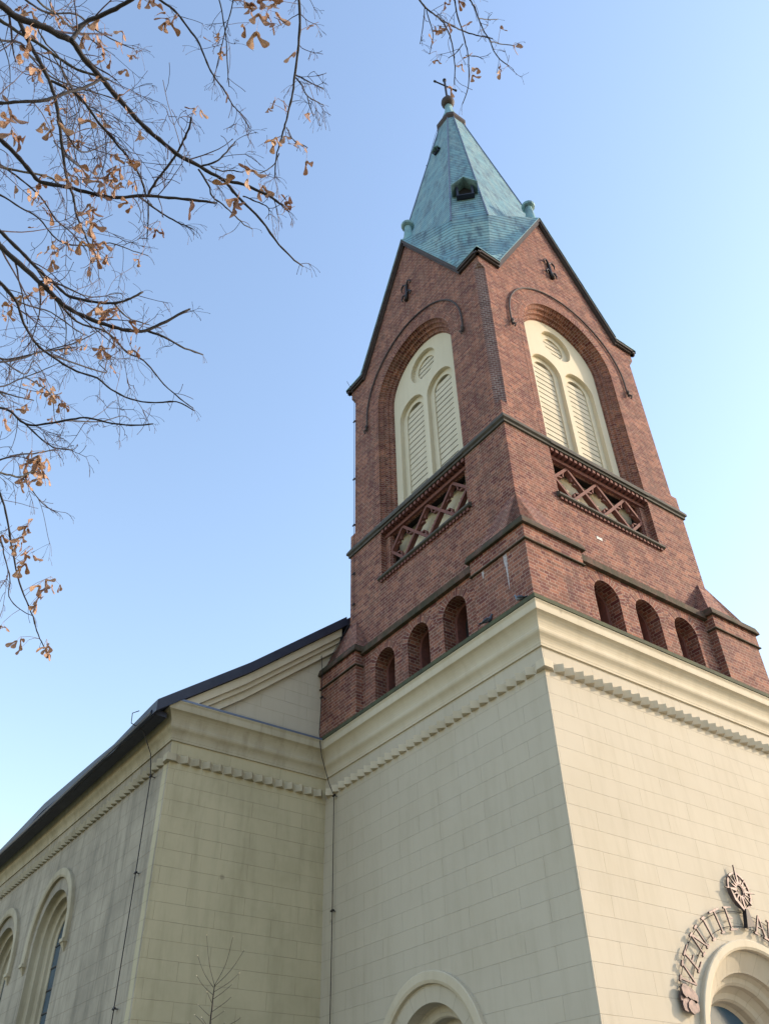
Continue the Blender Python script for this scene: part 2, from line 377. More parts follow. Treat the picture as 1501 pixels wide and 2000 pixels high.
mb.poly([(NX, 40, GZ), (W2-NX, 40, GZ), (W2-NX, 40, 1.4), (NX, 40, 1.4)])
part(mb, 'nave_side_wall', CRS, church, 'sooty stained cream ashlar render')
# corner strip of the nave, slightly proud
mb = MB(); mb.prism([(NX-.004, D+.34, GZ), (NX-.004, D+.10, GZ), (NX+.06, D-.004, GZ), (NX+.2, D+.05, GZ)], (0, 0, -.17-GZ)); part(mb, 'corner_strip', CRN, church)
PATH = [(NX, 40), (NX, D), (0, D), (0, 0), (W2, 0), (W2, D), (W2-NX, D), (W2-NX, 40)]
CP = [(0, .42), (.045, .425), (.045, .485), (.05, .49), (.055, .55), (.07, .60), (.095, .65), (.125, .69), (.15, .72), (.17, .76), (.175, .80), (.175, .83), (.165, .85), (.17, .91), (.185, .97), (.21, 1.03), (.245, 1.09), (.29, 1.14), (.34, 1.175), (.355, 1.18), (.36, 1.21), (.362, 1.36), (.375, 1.39), (.39, 1.41), (.39, 1.44)]
mb = MB(); sweep(mb, PATH, CP, (2, 3, 4)); part(mb, 'cornice', CRP, church, 'moulded cream cornice')
mb = MB(); sweep(mb, PATH, CP, (0, 1)); part(mb, 'cornice', CRM, church, 'dirtier moulded cornice of the nave')
mb = MB(); sweep(mb, PATH, CP, (5, 6)); part(mb, 'cornice', CRM, church)
mb = MB(); sweep(mb, [(0, D-.2), (0, 0), (W2, 0), (W2, D-.2)], [(.33, 1.437), (.415, 1.445), (.415, 1.56), (.25, 1.62), (-.05, 1.70)]); part(mb, 'cornice_top', MOSS, church, 'mossy dark cornice top')
mb = MB()
mb.hexa([(NX-.2, D-.40, 1.44), (-.35, D-.40, 1.44), (-.35, D+.05, 1.44), (NX-.2, D+.05, 1.44), (NX-.2, D-.40, 1.50), (-.35, D-.40, 1.50), (-.35, D+.05, 1.72), (NX-.2, D+.05, 1.72)])
part(mb, 'flashing', LEAD, church, 'blue grey sheet flashing on the cornice')
# saw-tooth (German) band
mb = MB(); ZB0, ZB1, TD = -.17, .03, .17
def teeth(T, s0, s1, c0, c1):
    a, b = s0+c0, s1-c1; n = max(1, round((b-a)/.328)); p = (b-a)/n
    for i in range(n):
        x = a+i*p
        mb.prism([T(x, ZB0, -.01), T(x+p, ZB0, -.01), T(x+p*.5, ZB0, TD)], Vector((0, 0, ZB1-ZB0)))
teeth(TL, 0, D, .30, .1); teeth(TR, 0, W2, .30, .3)
tmb = mb; mb = MB(); teeth(TG, NX, 0, .30, .1); teeth(TN, D, 40, .30, 0)
for x, y, sx, sy in ((NX, D, 1, 1),): mb.prism([(x-sx*TD*.72, y-sy*TD*.72, ZB0), (x+sx*.14, y-sy*TD*.72, ZB0), (x+sx*.30, y, ZB0), (x+sx*.1, y+sy*.1, ZB0), (x, y+sy*.30, ZB0), (x-sx*TD*.72, y+sy*.14, ZB0)], (0, 0, ZB1-ZB0))
part(mb, 'sawtooth_band', CRM, church); mb = tmb
for x, y, sx, sy in ((0, 0, 1, 1), (W2, 0, -1, 1)):
    mb.prism([(x-sx*TD*.72, y-sy*TD*.72, ZB0), (x+sx*.14, y-sy*TD*.72, ZB0), (x+sx*.30, y, ZB0), (x+sx*.1, y+sy*.1, ZB0), (x, y+sy*.30, ZB0), (x-sx*TD*.72, y+sy*.14, ZB0)], (0, 0, ZB1-ZB0))
part(mb, 'sawtooth_band', CRP, church, 'cream band of diagonal blocks under the cornice')

def hood(T, hc, zs, r1, r0_, o, zend, name='hood_mould', m=CRP, parent=None, corbel=True):
    mb = MB(); archsweep(mb, T, hc, zs, zend, [(r0_, 0), (r0_, o*.75), (r0_+(r1-r0_)*.25, o), (r1-(r1-r0_)*.1, o), (r1, o*.85), (r1, 0)])
    for sgn in (1, -1):
        s0, s1 = hc+sgn*r0_, hc+sgn*r1
        mb.poly([T(s0, zend, 0), T(s1, zend, 0), T(s1, zend, o), T(s0, zend, o)])
        if corbel:
            a, b = min(s0, s1)-.02, max(s0, s1)+.02; m_ = (a+b)/2
            sbox(mb, T, a, b, zend-.1, zend, 0, o+.03)
            mb.hexa([T(m_-.02, zend-.32, 0), T(m_+.02, zend-.32, 0), T(m_+.02, zend-.32, .02), T(m_-.02, zend-.32, .02), T(a+.02, zend-.1, 0), T(b-.02, zend-.1, 0), T(b-.02, zend-.1, o), T(a+.02, zend-.1, o)])
    return part(mb, name, m, parent or church)
# nave windows
for s in NW:
    mb = MB(); archsweep(mb, TN, s, -3.08, -8.6, [(1.46, 0), (1.44, -.16), (1.41, -.20), (1.28, -.22), (1.26, -.36), (1.22, -.40), (1.08, -.42), (1.05, -.5), (.92, -.54), (.92, -.60)])
    mb.poly([TN(s-1.46, -8.6, 0), TN(s+1.46, -8.6, 0), TN(s+1.3, -8.4, -.6), TN(s-1.3, -8.4, -.6)])
    wn = part(mb, 'nave_window', CRM, church, 'deep stepped round-arched nave window reveal')
    mb = MB(); archfill(mb, TN, s, -3.08, -8.6, .94, -.57); part(mb, 'pane', GLS, wn)
    mb = MB()
    for z in [-8.6+.62*i for i in range(10)]: sbox(mb, TN, s-.91, s+.91, z, z+.035, -.575, -.545)
    sbox(mb, TN, s-.02, s+.02, -8.6, -2.2, -.575, -.54); part(mb, 'glazing_bar', IRON, wn)
    hood(TN, s, -2.98, 1.98, 1.72, .12, -3.39, parent=wn, m=CRM)
# tower base window (left face)
mb = MB(); archsweep(mb, TL, PW[0], PW[1], -10.4, [(1.70, 0), (1.34, -.02), (1.34, -.34), (1.31, -.38), (1.12, -.40), (1.09, -.44), (1.09, -.72), (.9, -.74), (.9, -.95)])
mb.poly([TL(PW[0]-1.7, -10.4, 0), TL(PW[0]+1.7, -10.4, 0), TL(PW[0]+1, -10.3, -.95), TL(PW[0]-1, -10.3, -.95)])
wn = part(mb, 'tower_window', CR, church, 'blind stepped round arch low on the shaded tower face')
mb = MB(); archfill(mb, TL, PW[0], PW[1], -10.4, .95, -.92); part(mb, 'pane', GLS, wn)
hood(TL, PW[0], PW[1], 1.95, 1.70, .12, -8.2, parent=wn)
# portal (sunlit face)
mb = MB(); archsweep(mb, TR, PO[0], PO[1], GZ, [(2.12, 0), (1.74, -.22), (1.70, -.24), (1.70, -.34), (1.64, -.42), (1.55, -.45), (1.50, -.50), (1.50, -.62), (1.40, -.74), (1.30, -.78), (1.26, -.84), (1.26, -1.0), (1.16, -1.1)])
pt = part(mb, 'portal', CR, church, 'deep cream portal arch with rounded orders')
mb = MB(); archfill(mb, TR, PO[0], PO[1], PO[1]-.02, 1.2, -1.06); part(mb, 'fanlight', GLS, pt)
mb = MB(); sbox(mb, TR, PO[0]-1.2, PO[0]+1.2, GZ, PO[1]-.02, -1.12, -1.02)
for k in range(-3, 4): sbox(mb, TR, PO[0]+k*.33-.01, PO[0]+k*.33+.01, GZ, PO[1]-.02, -1.02, -1.01)
part(mb, 'door', WOOD, pt)
hood(TR, PO[0], PO[1], 2.28, 2.09, .12, -8.6, parent=pt)

# ================================================================ nave gable and roof
def roofz(x):
    x = min(x, W2-x)
    return 1.30+.745*(x+5.72) if x < -3.04 else 1.30+.745*2.68+.835*(x+3.04)
mb = MB(); xs = [NX, -3.04, 0, .42]
for a, b in zip(xs, xs[1:]):
    mb.poly([(a, D+.012, 1.40), (b, D+.012, 1.40), (b, D+.012, roofz(b)), (a, D+.012, roofz(a))], [(a, 1.4), (b, 1.4), (b, roofz(b)), (a, roofz(a))])
part(mb, 'nave_gable', CR, church)
mb = MB()
for a, b in zip(xs, xs[1:]): mb.poly([(W2-a, D+.012, 1.40), (W2-b, D+.012, 1.40), (W2-b, D+.012, roofz(b)), (W2-a, D+.012, roofz(a))])
part(mb, 'nave_gable', CR, church)
mb = MB()
xr = [-4.92, -3.04, .3]
for (o, t0, t1) in ((.30, .66, .36), (.20, .84, .66), (.10, 1.02, .84), (.13, 1.10, 1.02)):
    for a, b in zip(xr, xr[1:]):
        aa = a if a > -5 else a+.15*0
        mb.hexa([(a, D-o, roofz(a)-t0), (b, D-o, roofz(b)-t0), (b, D+.01, roofz(b)-t0), (a, D+.01, roofz(a)-t0), (a, D-o, roofz(a)-t1), (b, D-o, roofz(b)-t1), (b, D+.01, roofz(b)-t1), (a, D+.01, roofz(a)-t1)])
part(mb, 'raking_cornice', CRP, church)
mb = MB(); ys = [D-.42, D, 10.6, 12, 13.5, 16, 18.3, 21, 23.7, 28, 34, 40.3]; wv = [0, 0, -.06, -.13, -.05, .05, .14, .02, -.08, .05, -.04, 0]
xr = [-5.74, -3.04, .42]
for i in range(len(ys)-1):
    for sgn in (0, 1):
        xx = xr+[c] if i else xr
        for a, b in zip(xx, xx[1:]):
            za, zb = roofz(a)+(wv[i] if a < -5 else 0), roofz(b); za2 = roofz(a)+(wv[i+1] if a < -5 else 0)
            A, B = (a, b) if not sgn else (W2-a, W2-b)
            t = .34 if i == 0 else .26
            mb.hexa([(A, ys[i], za-t), (B, ys[i], zb-t), (B, ys[i+1], zb-t), (A, ys[i+1], za2-t), (A, ys[i], za), (B, ys[i], zb), (B, ys[i+1], zb), (A, ys[i+1], za2)])
rf = part(mb, 'nave_roof', SLATE, church, 'dark blue black nave roof edge')
mb = MB(); mb.tube([(-5.70, D-.1, 1.03), (-5.71, 11, 1.00), (-5.70, 14.5, 1.03), (-5.72, 20, .98), (-5.70, 27, 1.03), (-5.71, 40, 1.0)], .085, 8)
mb.box((-5.62, D-.1, .98), (-5.3, 40, 1.12)); part(mb, 'gutter', SLATE, rf)

# ================================================================ lower brick stage
AC = [c-1.6376, c, c+1.6376]; AR = .50; AZ = 2.93
mb = MB()
for T, wd in ((TL, W2), (TR, W2)):
    archwall(mb, T, 0, 1.7, wd-1.7, 1.42, 3.95, [(a, AR, AZ, 1.42) for a in AC])
for T in (TB, TF): colwall(mb, T, 0, [0, W2], lambda s: 1.42, lambda s: 3.95)
part(mb, 'lower_brick_wall', BR, church)
for T in (TL, TR):
    for a in AC:
        mb = MB(); archsweep(mb, T, a, AZ, 1.42, [(AR, 0), (AR, -.42)], 20)
        nch = part(mb, 'niche', BR, church, 'small round-arched brick opening at the foot of the brick tower')
        mb = MB(); archsweep(mb, T, a, AZ, 1.42, [(AR, -.42), (AR-.1, -.42), (AR-.1, -.75)], 16); part(mb, 'frame', BRT, nch)
        mb = MB(); archsweep(mb, T, a, AZ, AZ-.02, [(AR+.27, .004), (AR, .004)], 20); part(mb, 'voussoirs', BR, nch)
        mb = MB(); archfill(mb, T, a, AZ, 1.42, AR-.08, -.74, 16); part(mb, 'shutter', DARK, nch)
# belt over the niches
mb = MB()
for T in (TL, TR, TB, TF):
    ss = [1.9+.081*i for i in range(int((W2-3.8)/.081)+1)]+[W2-1.9]
    pr = [(.0, 3.70), (.12, 3.72), (.12, 3.93), (U-.02, 4.40)]
    for a, b in zip(pr, pr[1:]):
        L = math.hypot(a[0]-b[0], a[1]-b[1])
        mb.poly([T(1.7, a[1], a[0]), T(W2-1.7, a[1], a[0]), T(W2-1.7, b[1], b[0]), T(1.7, b[1], b[0])], [(0, 1.7), (0, W2-1.7), (L, W2-1.7), (L, 1.7)])
part(mb, 'lower_belt', BRD, church, 'mossy sloping brick belt above the small arches')
# corner piers
for ix, (px_, py_, sx, sy) in enumerate(((0, 0, 1, 1), (W2, 0, -1, 1), (0, W2, 1, -1), (W2, W2, -1, -1))):
    def Q(x, y, z): return (px_+sx*x, py_+sy*y, z)
    def qbox(mb, a, b, z0, z1): mb.box(Q(a, a, z0), Q(b, b, z1))
    mb = MB(); qbox(mb, -.27, 1.78, 1.42, 3.34); qbox(mb, -.305, 1.80, 3.34, 3.80)
    pr = part(mb, 'corner_pier', BR, church, ['red brick corner pier with white stain', 'sunlit brick corner pier', 'brick corner pier against the nave roof', None][ix])
    mb = MB(); qbox(mb, -.34, 1.84, 3.32, 3.355); part(mb, 'ledge', BRD, pr)
    mb = MB(); qbox(mb, -.40, 1.90, 3.80, 3.86)
    a0, a1, z0, z1 = -.40, 1.90, 3.86, 4.03
    mb.hexa([Q(a0, a0, z0), Q(a1, a0, z0), Q(a1, a1, z0), Q(a0, a1, z0), Q(a0+.05, a0+.05, z1), Q(a1-.05, a0+.05, z1), Q(a1-.05, a1-.05, z1), Q(a0+.05, a1-.05, z1)])
    part(mb, 'pier_cap', BRD, pr, 'dark mossy pier cap')
    mb = MB(); b0, b1 = -.24, 1.74; t0, t1 = -U, .80; zt = 5.70
    mb.hexa([Q(b0, b0, 4.0), Q(b1, b0, 4.0), Q(b1, -U+.02, 4.0), Q(b0, -U+.02, 4.0), Q(t0, t0, zt), Q(t1, t0, zt), Q(t1, -U+.02, zt), Q(t0, -U+.02, zt)])
    mb.hexa([Q(b0, b0, 4.0), Q(-U+.02, b0, 4.0), Q(-U+.02, b1, 4.0), Q(b0, b1, 4.0), Q(t0, t0, zt), Q(-U+.02, t0, zt), Q(-U+.02, t1, zt), Q(t0, t1, zt)])
    part(mb, 'weathering', BR, pr, 'sloping brick weathering above the cap')
    if ix == 0:
        rr = random.Random(4); lime = m_plain('lime_bloom', (.50, .48, .50), (.26, .19, .19), .9, scale=22)
        for (s0, zt_, zb_, wd) in ((.48, 3.30, 2.2, .07), (1.36, 3.30, 3.05, .05)):
            mb = MB(); pts = []
            for k in range(9):
                t = k/8; pts.append((s0-wd*(1-t)*(.6+.6*rr.random()), zt_+(zb_-zt_)*t))
            for k in range(8, -1, -1):
                t = k/8; pts.append((s0+.01+wd*(1-t)*(.6+.6*rr.random()), zt_+(zb_-zt_)*t))
            mb.poly([TL(s, z, .2745) for s, z in pts])
            part(mb, 'lime_stain', lime, pr)

# ================================================================ upper brick stage
HW, HZ = 2.27, 14.80       # outer order of the belfry recess
CH = .27; ZC0, ZC1 = 9.55, 17.0
EZ = 17.47                 # eave
SV = 1.40
PKZ = 23.45
def gz(s):
    t = min(s, W2-s)
    return EZ if t <= SV else EZ+(PKZ-EZ)*(t-SV)/(c-SV)
e0, e1 = -U, W2+U
mb = MB(); RB = 6.62
for T, win in ((TL, 1), (TR, 1), (TB, 0), (TF, 0)):
    ex = [SV, c, W2-SV]
    if win:
        L, Rr = c-HW, c+HW
        for a, b in ((3.9, ZC0), (ZC0, ZC1), (ZC1, EZ)):
            k = CH if a == ZC0 else 0
            colwall(mb, T, U, [e0+k, L], lambda s: a, lambda s: b); colwall(mb, T, U, [Rr, e1-k], lambda s: a, lambda s: b)
        colwall(mb, T, U, [e0, SV, L], lambda s: EZ, gz); colwall(mb, T, U, [Rr, W2-SV, e1], lambda s: EZ, gz)
        colwall(mb, T, U, [L, Rr], lambda s: 3.9, lambda s: RB)
        A = sorted(set(arch_s(c, HW)+[c])); colwall(mb, T, U, A, lambda s: HZ+math.sqrt(max(HW*HW-(s-c)**2, 0)), gz)
    else:
        for a, b in ((3.9, ZC0), (ZC0, ZC1), (ZC1, EZ)):
            k = CH if a == ZC0 else 0
            colwall(mb, T, U, [e0+k, e1-k], lambda s: a, lambda s: b)
        colwall(mb, T, U, [e0, SV, c, W2-SV, e1], lambda s: EZ, gz)
for sx, sy, ox, oy in ((1, 1, 0, 0), (-1, 1, W2, 0), (1, -1, 0, W2), (-1, -1, W2, W2)):
    def Q(x, y, z): return Vector((ox+sx*x, oy+sy*y, z))
    cm = MB()
    cm.poly([Q(e0, e0+CH, ZC0), Q(e0+CH, e0, ZC0), Q(e0+CH, e0, ZC1-.18), Q(e0, e0+CH, ZC1-.18)])
    cm.poly([Q(e0, e0+CH, ZC1-.18), Q(e0+CH, e0, ZC1-.18), Q(e0+CH, e0, ZC1), Q(e0, e0, ZC1), Q(e0, e0+CH, ZC1)][:2]+[Q(e0, e0, ZC1)])
    cm.poly([Q(e0, e0+CH, ZC1-.18), Q(e0, e0, ZC1), Q(e0, e0+CH, ZC1)]); cm.poly([Q(e0+CH, e0, ZC1-.18), Q(e0, e0, ZC1), Q(e0+CH, e0, ZC1)])
    cm.poly([Q(e0, e0, ZC0), Q(e0+CH, e0, ZC0), Q(e0, e0+CH, ZC0)])
    part(cm, 'corner_chamfer', BRC, church, 'dark brick chamfered corner' if (sx, sy) == (1, 1) else None)
uw = part(mb, 'upper_brick_wall', BR, church)
# belt at belfry sill
mb = MB(); BP = [(U, 8.56), (U+.07, 8.58), (U+.07, 8.66), (U+.13, 8.70), (U+.13, 8.80), (U, 9.0)]
sweep(mb, [(e0, e0+.001), (e0, e0), (e1, e0), (e1, e1), (e0, e1), (e0, e0)][1:], [(o-U, z) for o, z in BP])
# closing mitre run on the left face
mb2 = MB(); ring = [(e0, e1), (e0, e0), (e1, e0), (e1, e1)]
mb = MB()
def ringsweep(mb, lo, hi, prof):
    pts = [(lo, lo), (hi, lo), (hi, hi), (lo, hi)]; sg = [(-1, -1), (1, -1), (1, 1), (-1, 1)]
    for i in range(4):
        j = (i+1) % 4
        for a, b in zip(prof, prof[1:]):
            mb.poly([(pts[i][0]+sg[i][0]*a[0], pts[i][1]+sg[i][1]*a[0], a[1]), (pts[j][0]+sg[j][0]*a[0], pts[j][1]+sg[j][1]*a[0], a[1]),
                     (pts[j][0]+sg[j][0]*b[0], pts[j][1]+sg[j][1]*b[0], b[1]), (pts[i][0]+sg[i][0]*b[0], pts[i][1]+sg[i][1]*b[0], b[1])])
ringsweep(mb, e0, e1, [(0, 8.56), (.06, 8.57), (.06, 8.65), (.12, 8.70), (.12, 8.79), (0, 9.0)])
for T in (TL, TR):   # sill slab across the recess
    sbox(mb, T, c-HW-.01, c+HW+.01, 8.66, 8.78, -1.0, U+.118); 
part(mb, 'sill_belt', STN, church, 'grey green stone belt below the belfry windows')
mb = MB()
for T in (TL, TR):
    n = 22; p = 2*HW/n
    for i in range(n): sbox(mb, T, c-HW+p*(i+.22), c-HW+p*(i+.78), 8.44, 8.655, U-.30, U+.02)
    sbox(mb, T, c-HW, c+HW, 8.30, 8.44, U-.36, U-.16)
    n = 28; p = 4.6/n
    for i in range(n): sbox(mb, T, c-2.3+p*(i+.2), c-2.3+p*(i+.8), 6.38, 6.46, U-.05, U+.07)
part(mb, 'dentils', BRT, church)
mb = MB()
for T in (TL, TR):
    extr(mb, T, c-2.36, c+2.36, [(U, 6.46), (U+.08, 6.47), (U+.13, 6.50), (U+.13, 6.57), (U+.02, 6.66), (U-.3, 6.70)])
part(mb, 'lower_sill', STN, church, 'thin stone sill below the pierced parapet')

def belfry(T, label):
    mb = MB(); P = [(HW, U), (HW, U-.10), (HW-.05, U-.14), (HW-.10, U-.145), (HW-.105, U-.26), (HW-.15, U-.30), (HW-.21, U-.305), (HW-.215, U-.40), (HW-.26, U-.44), (HW-.32, U-.445), (HW-.325, U-.53), (HW-.38, U-.56), (HW-.42, U-.56)]
    archsweep(mb, T, c, HZ, 8.7, P, 40)
    win = part(mb, 'belfry_window', BR, church, label)
    mb = MB(); archsweep(mb, T, c, HZ, 8.7, [(HW+.27, U+.006), (HW, U+.006)], 40)
    part(mb, 'arch_ring', BR, win)
    DP = U-.53
    a = .575
    mb = MB()
    outer = archloop(c, HW-.36, HZ, 8.7, 32)
    lan = [archloop(c+s*.84, .735, 13.68, 8.7, 20) for s in (-1, 1)]
    plate(mb, T, outer, [L[:] for L in lan]+[circ(c, 15.58, .76)], DP, .16)
    # second, inner step
    outer2 = archloop(c, HW-.42, HZ, 8.7, 32)
    lan2 = [archloop(c+s*.84, .50, 13.68, 8.7, 20) for s in (-1, 1)]
    plate(mb, T, outer2, lan2+[circ(c, 15.58, .50)], DP-.16, .16)
    part(mb, 'tracery', CRW, win, 'pale plaster tracery with oculus over two lancets')
    rr = random.Random(2)
    for s in (-1, 1):
        mb = MB(); z = 8.75
        while z < 14.15:
            dz = z+.2-13.68; hw = .52 if dz < 0 else math.sqrt(max(.27-dz*dz, 0))
            if hw > .06: mb.hexa([T(c+s*.84-hw, z, DP-.20), T(c+s*.84+hw, z, DP-.20), T(c+s*.84+hw, z+.01, DP-.225), T(c+s*.84-hw, z+.01, DP-.225),
                     T(c+s*.84-hw, z+.245, DP-.215), T(c+s*.84+hw, z+.245, DP-.215), T(c+s*.84+hw, z+.25, DP-.24), T(c+s*.84-hw, z+.25, DP-.24)])
            z += .261+rr.random()*.008
        part(mb, 'louvers', CRL, win)
    mb = MB(); z = 15.1
    while z < 16.1:
        dz = z+.1-15.58; hw = math.sqrt(max(.27-dz*dz, 0))
        if hw > .05: mb.hexa([T(c-hw, z, DP-.2), T(c+hw, z, DP-.2), T(c+hw, z+.01, DP-.225), T(c-hw, z+.01, DP-.225), T(c-hw, z+.215, DP-.215), T(c+hw, z+.215, DP-.215), T(c+hw, z+.22, DP-.24), T(c-hw, z+.22, DP-.24)])
        z += .24
    part(mb, 'louvers', CRL, win)
    mb = MB(); archfill(mb, T, c, HZ, 8.7, HW-.45, DP-.42); part(mb, 'dark_void', DARK, win)
    # hood mould: thin roll with small iron-like scrolled stops
    mb = MB(); R = 2.97; zs = 14.82; pts = [T(c+R, 14.35, U+.05)]+[T(c+R*math.cos(math.pi*i/40), zs+R*math.sin(math.pi*i/40), U+.05) for i in range(41)]+[T(c-R, 14.35, U+.05)]
    mb.tube(pts, .033, 6)
    for s in (-1, 1):
        x = c+s*R
        mb.lathe(*T(x, 0, U+.08).xy, [(0, 14.40), (.06, 14.36), (.075, 14.28), (.04, 14.2), (.055, 14.12), (.02, 14.04), (0, 14.02)], 8)
        for k in (-1, 1): mb.tube([T(x, 14.2, U+.1), T(x+k*.08, 14.12, U+.13), T(x+k*.12, 14.19, U+.15)], .022, 5)
        mb.tube([T(x, 14.1, U+.1), T(x, 14.0, U+.2), T(x, 13.9, U+.15)], .035, 5)
    part(mb, 'hood_roll', FASC, win)
    # pierced parapet under the sill
    mb = MB(); ZP0, ZP1, OF = 6.92, 8.32, U-.14
    for s in (-1, 1): mb.poly([T(c+s*HW, RB, U), T(c+s*HW, 8.68, U), T(c+s*HW, 8.68, OF-.12), T(c+s*HW, RB, OF-.12)])
    outer = [(c-HW, RB), (c+HW, RB), (c+HW, 8.45), (c-HW, 8.45)]
    plate(mb, T, outer, [[(c-2.0, ZP0), (c+2.0, ZP0), (c+2.0, ZP1), (c-2.0, ZP1)]], OF-.06, .06)
    plate(mb, T, [(c-2.04, ZP0-.04), (c+2.04, ZP0-.04), (c+2.04, ZP1+.04), (c-2.04, ZP1+.04)], [[(c-1.94, ZP0+.05), (c+1.94, ZP0+.05), (c+1.94, ZP1-.05), (c-1.94, ZP1-.05)]], OF-.12, .06)
    mb.poly([T(c-HW, RB, U), T(c+HW, RB, U), T(c+HW, RB, OF-.1), T(c-HW, RB, OF-.1)])
    part(mb, 'parapet_frame', BR, win)
    mb = MB(); zc = (ZP0+ZP1)/2; h = .665; bw = .048; of0, of1 = OF-.09, OF-.26
    def bar(x0, z0, x1, z1, wv, d0=of0, d1=of1):
        d = Vector((x1-x0, z1-z0)).normalized()*0+Vector((x1-x0, z1-z0)).normalized(); nx, nz = -d.y*wv, d.x*wv
        mb.hexa([T(x0+nx, z0+nz, d0), T(x1+nx, z1+nz, d0), T(x1+nx, z1+nz, d1), T(x0+nx, z0+nz, d1), T(x0-nx, z0-nz, d0), T(x1-nx, z1-nz, d0), T(x1-nx, z1-nz, d1), T(x0-nx, z0-nz, d1)])
    cs = [c-2*h, c, c+2*h]
    for i, q in enumerate(cs):
        k = .0015*i
        bar(q-h, zc, q, zc+h, bw, of0+k); bar(q, zc+h, q+h, zc, bw, of0+.0005+k); bar(q+h, zc, q, zc-h, bw, of0+.001+k); bar(q, zc-h, q-h, zc, bw, of0+.0007+k)
        for sx in (-1, 1):
            for sz in (-1, 1):          # cusps of the foiled openings
                mx, mz = q+sx*h/2, zc+sz*h/2; ux, uz = -sx*.7071, -sz*.7071; tx, tz = -uz, ux
                for e in (-1, 1):
                    P0 = (mx+tx*e*.34, mz+tz*e*.34); P1 = (mx+tx*e*.05+ux*.15, mz+tz*e*.05+uz*.15); P2 = (mx+tx*e*.17+ux*.055, mz+tz*e*.17+uz*.055)
                    for (pa, pb) in ((P0, P2), (P2, P1)):
                        bar(pa[0], pa[1], pb[0], pb[1], .028, of0-.05, of1+.01)
    for s in (-1, 1):
        bar(c+s*3*h, zc, c+s*(3*h-.0)+0, zc+.001, .01)
        bar(c+s*1.99, ZP0, c+s*1.99, ZP1, .03, of0-.01)
    lt = part(mb, 'lattice', BRT, win, 'red terracotta diamond lattice')
    mb = MB(); colwall(mb, T, U-.62, [c-2.2, c+2.2], lambda s: 6.7, lambda s: 8.5); part(mb, 'backing', CRW, win)
    mb = MB()
    for s in (-1, 1): mb.poly([T(c+s*2.02, 6.8, OF-.1), T(c+s*2.02, 8.5, OF-.1), T(c+s*2.02, 8.5, U-.62), T(c+s*2.02, 6.8, U-.62)])
    mb.poly([T(c-2.1, ZP1+.04, OF-.13), T(c+2.1, ZP1+.04, OF-.13), T(c+2.1, ZP1+.04, U-.62), T(c-2.1, ZP1+.04, U-.62)])
    part(mb, 'parapet_reveal', DARK, win)
    return win
mb = MB(); sbox(mb, TR, 3.62, 3.86, 5.50, 5.60, U-.02, U+.012); part(mb, 'white_patch', m_plain('white_mortar_patch', (.75, .74, .72), (.6, .58, .55), .9), church, 'small white mortar patch on the sunlit brick')
belfry(TL, 'shaded belfry window with stepped brick arch')
belfry(TR, 'sunlit belfry window with stepped brick arch')
# cross-shaped iron wall anchors in the gables
for T, lb in ((TL, 'iron wall anchor in the shaded gable'), (TR, 'iron wall anchor in the sunlit gable')):
    mb = MB(); zc = 19.9; o = U+.06
    mb.tube([T(c-.05, zc+.5, o), T(c, zc+.15, o), T(c, zc-.25, o), T(c+.03, zc-.62, o+.04)], [.04, .065, .065, .09], 7)
    for s in (-1, 1):
        mb.tube([T(c, zc+.42, o), T(c+s*.16, zc+.56, o+.03), T(c+s*.3, zc+.42, o+.03), T(c+s*.28, zc+.22, o+.03)], [.035, .04, .036, .022], 6)
        mb.tube([T(c, zc-.2, o), T(c+s*.2, zc-.16, o+.03), T(c+s*.3, zc-.32, o+.03), T(c+s*.24, zc-.5, o+.03)], [.035, .04, .036, .022], 6)
    part(mb, 'wall_anchor', IRON, church, lb, smooth=True)

# ================================================================ gable roofs
E = .25                    # eave line plane (x or y of the tip)
OE = -E; PK2 = PKZ+.20
mb = MB(); fas = MB()
for T in (TL, TR, TB, TF):
    segs = [(E, EZ, SV, EZ), (SV, EZ, c, PKZ)]; segs += [(W2-a, za, W2-b, zb) for a, za, b, zb in segs]
    for (s0, z0, s1, z1) in segs:
        dz = .03 if z0 == z1 else .09; th = .11 if z0 == z1 else .16
        # copper edge
        mb.hexa([T(s0, z0+dz+th-.05, U-.05), T(s1, z1+dz+th-.05, U-.05), T(s1, z1+dz+th-.05, OE+.03), T(s0, z0+dz+th-.05, OE+.03), T(s0, z0+dz+th, U-.05), T(s1, z1+dz+th, U-.05), T(s1, z1+dz+th, OE+.03), T(s0, z0+dz+th, OE+.03)])
        # dark soffit moulding under it
        k = .0 if z0 == z1 else .07
        for (o1, zl, zh) in ((OE, -.02, dz+th-.052), (OE-.07, -.10-k, -.02)):
            fas.hexa([T(s0, z0+zl, U-.02), T(s1, z1+zl, U-.02), T(s1, z1+zl, o1), T(s0, z0+zl, o1), T(s0, z0+zh, U-.02), T(s1, z1+zh, U-.02), T(s1, z1+zh, o1), T(s0, z0+zh, o1)])
part(mb, 'gable_edge', COPP, church, 'green copper gable edge'); part(fas, 'soffit', FASC, church, 'dark gable soffit')
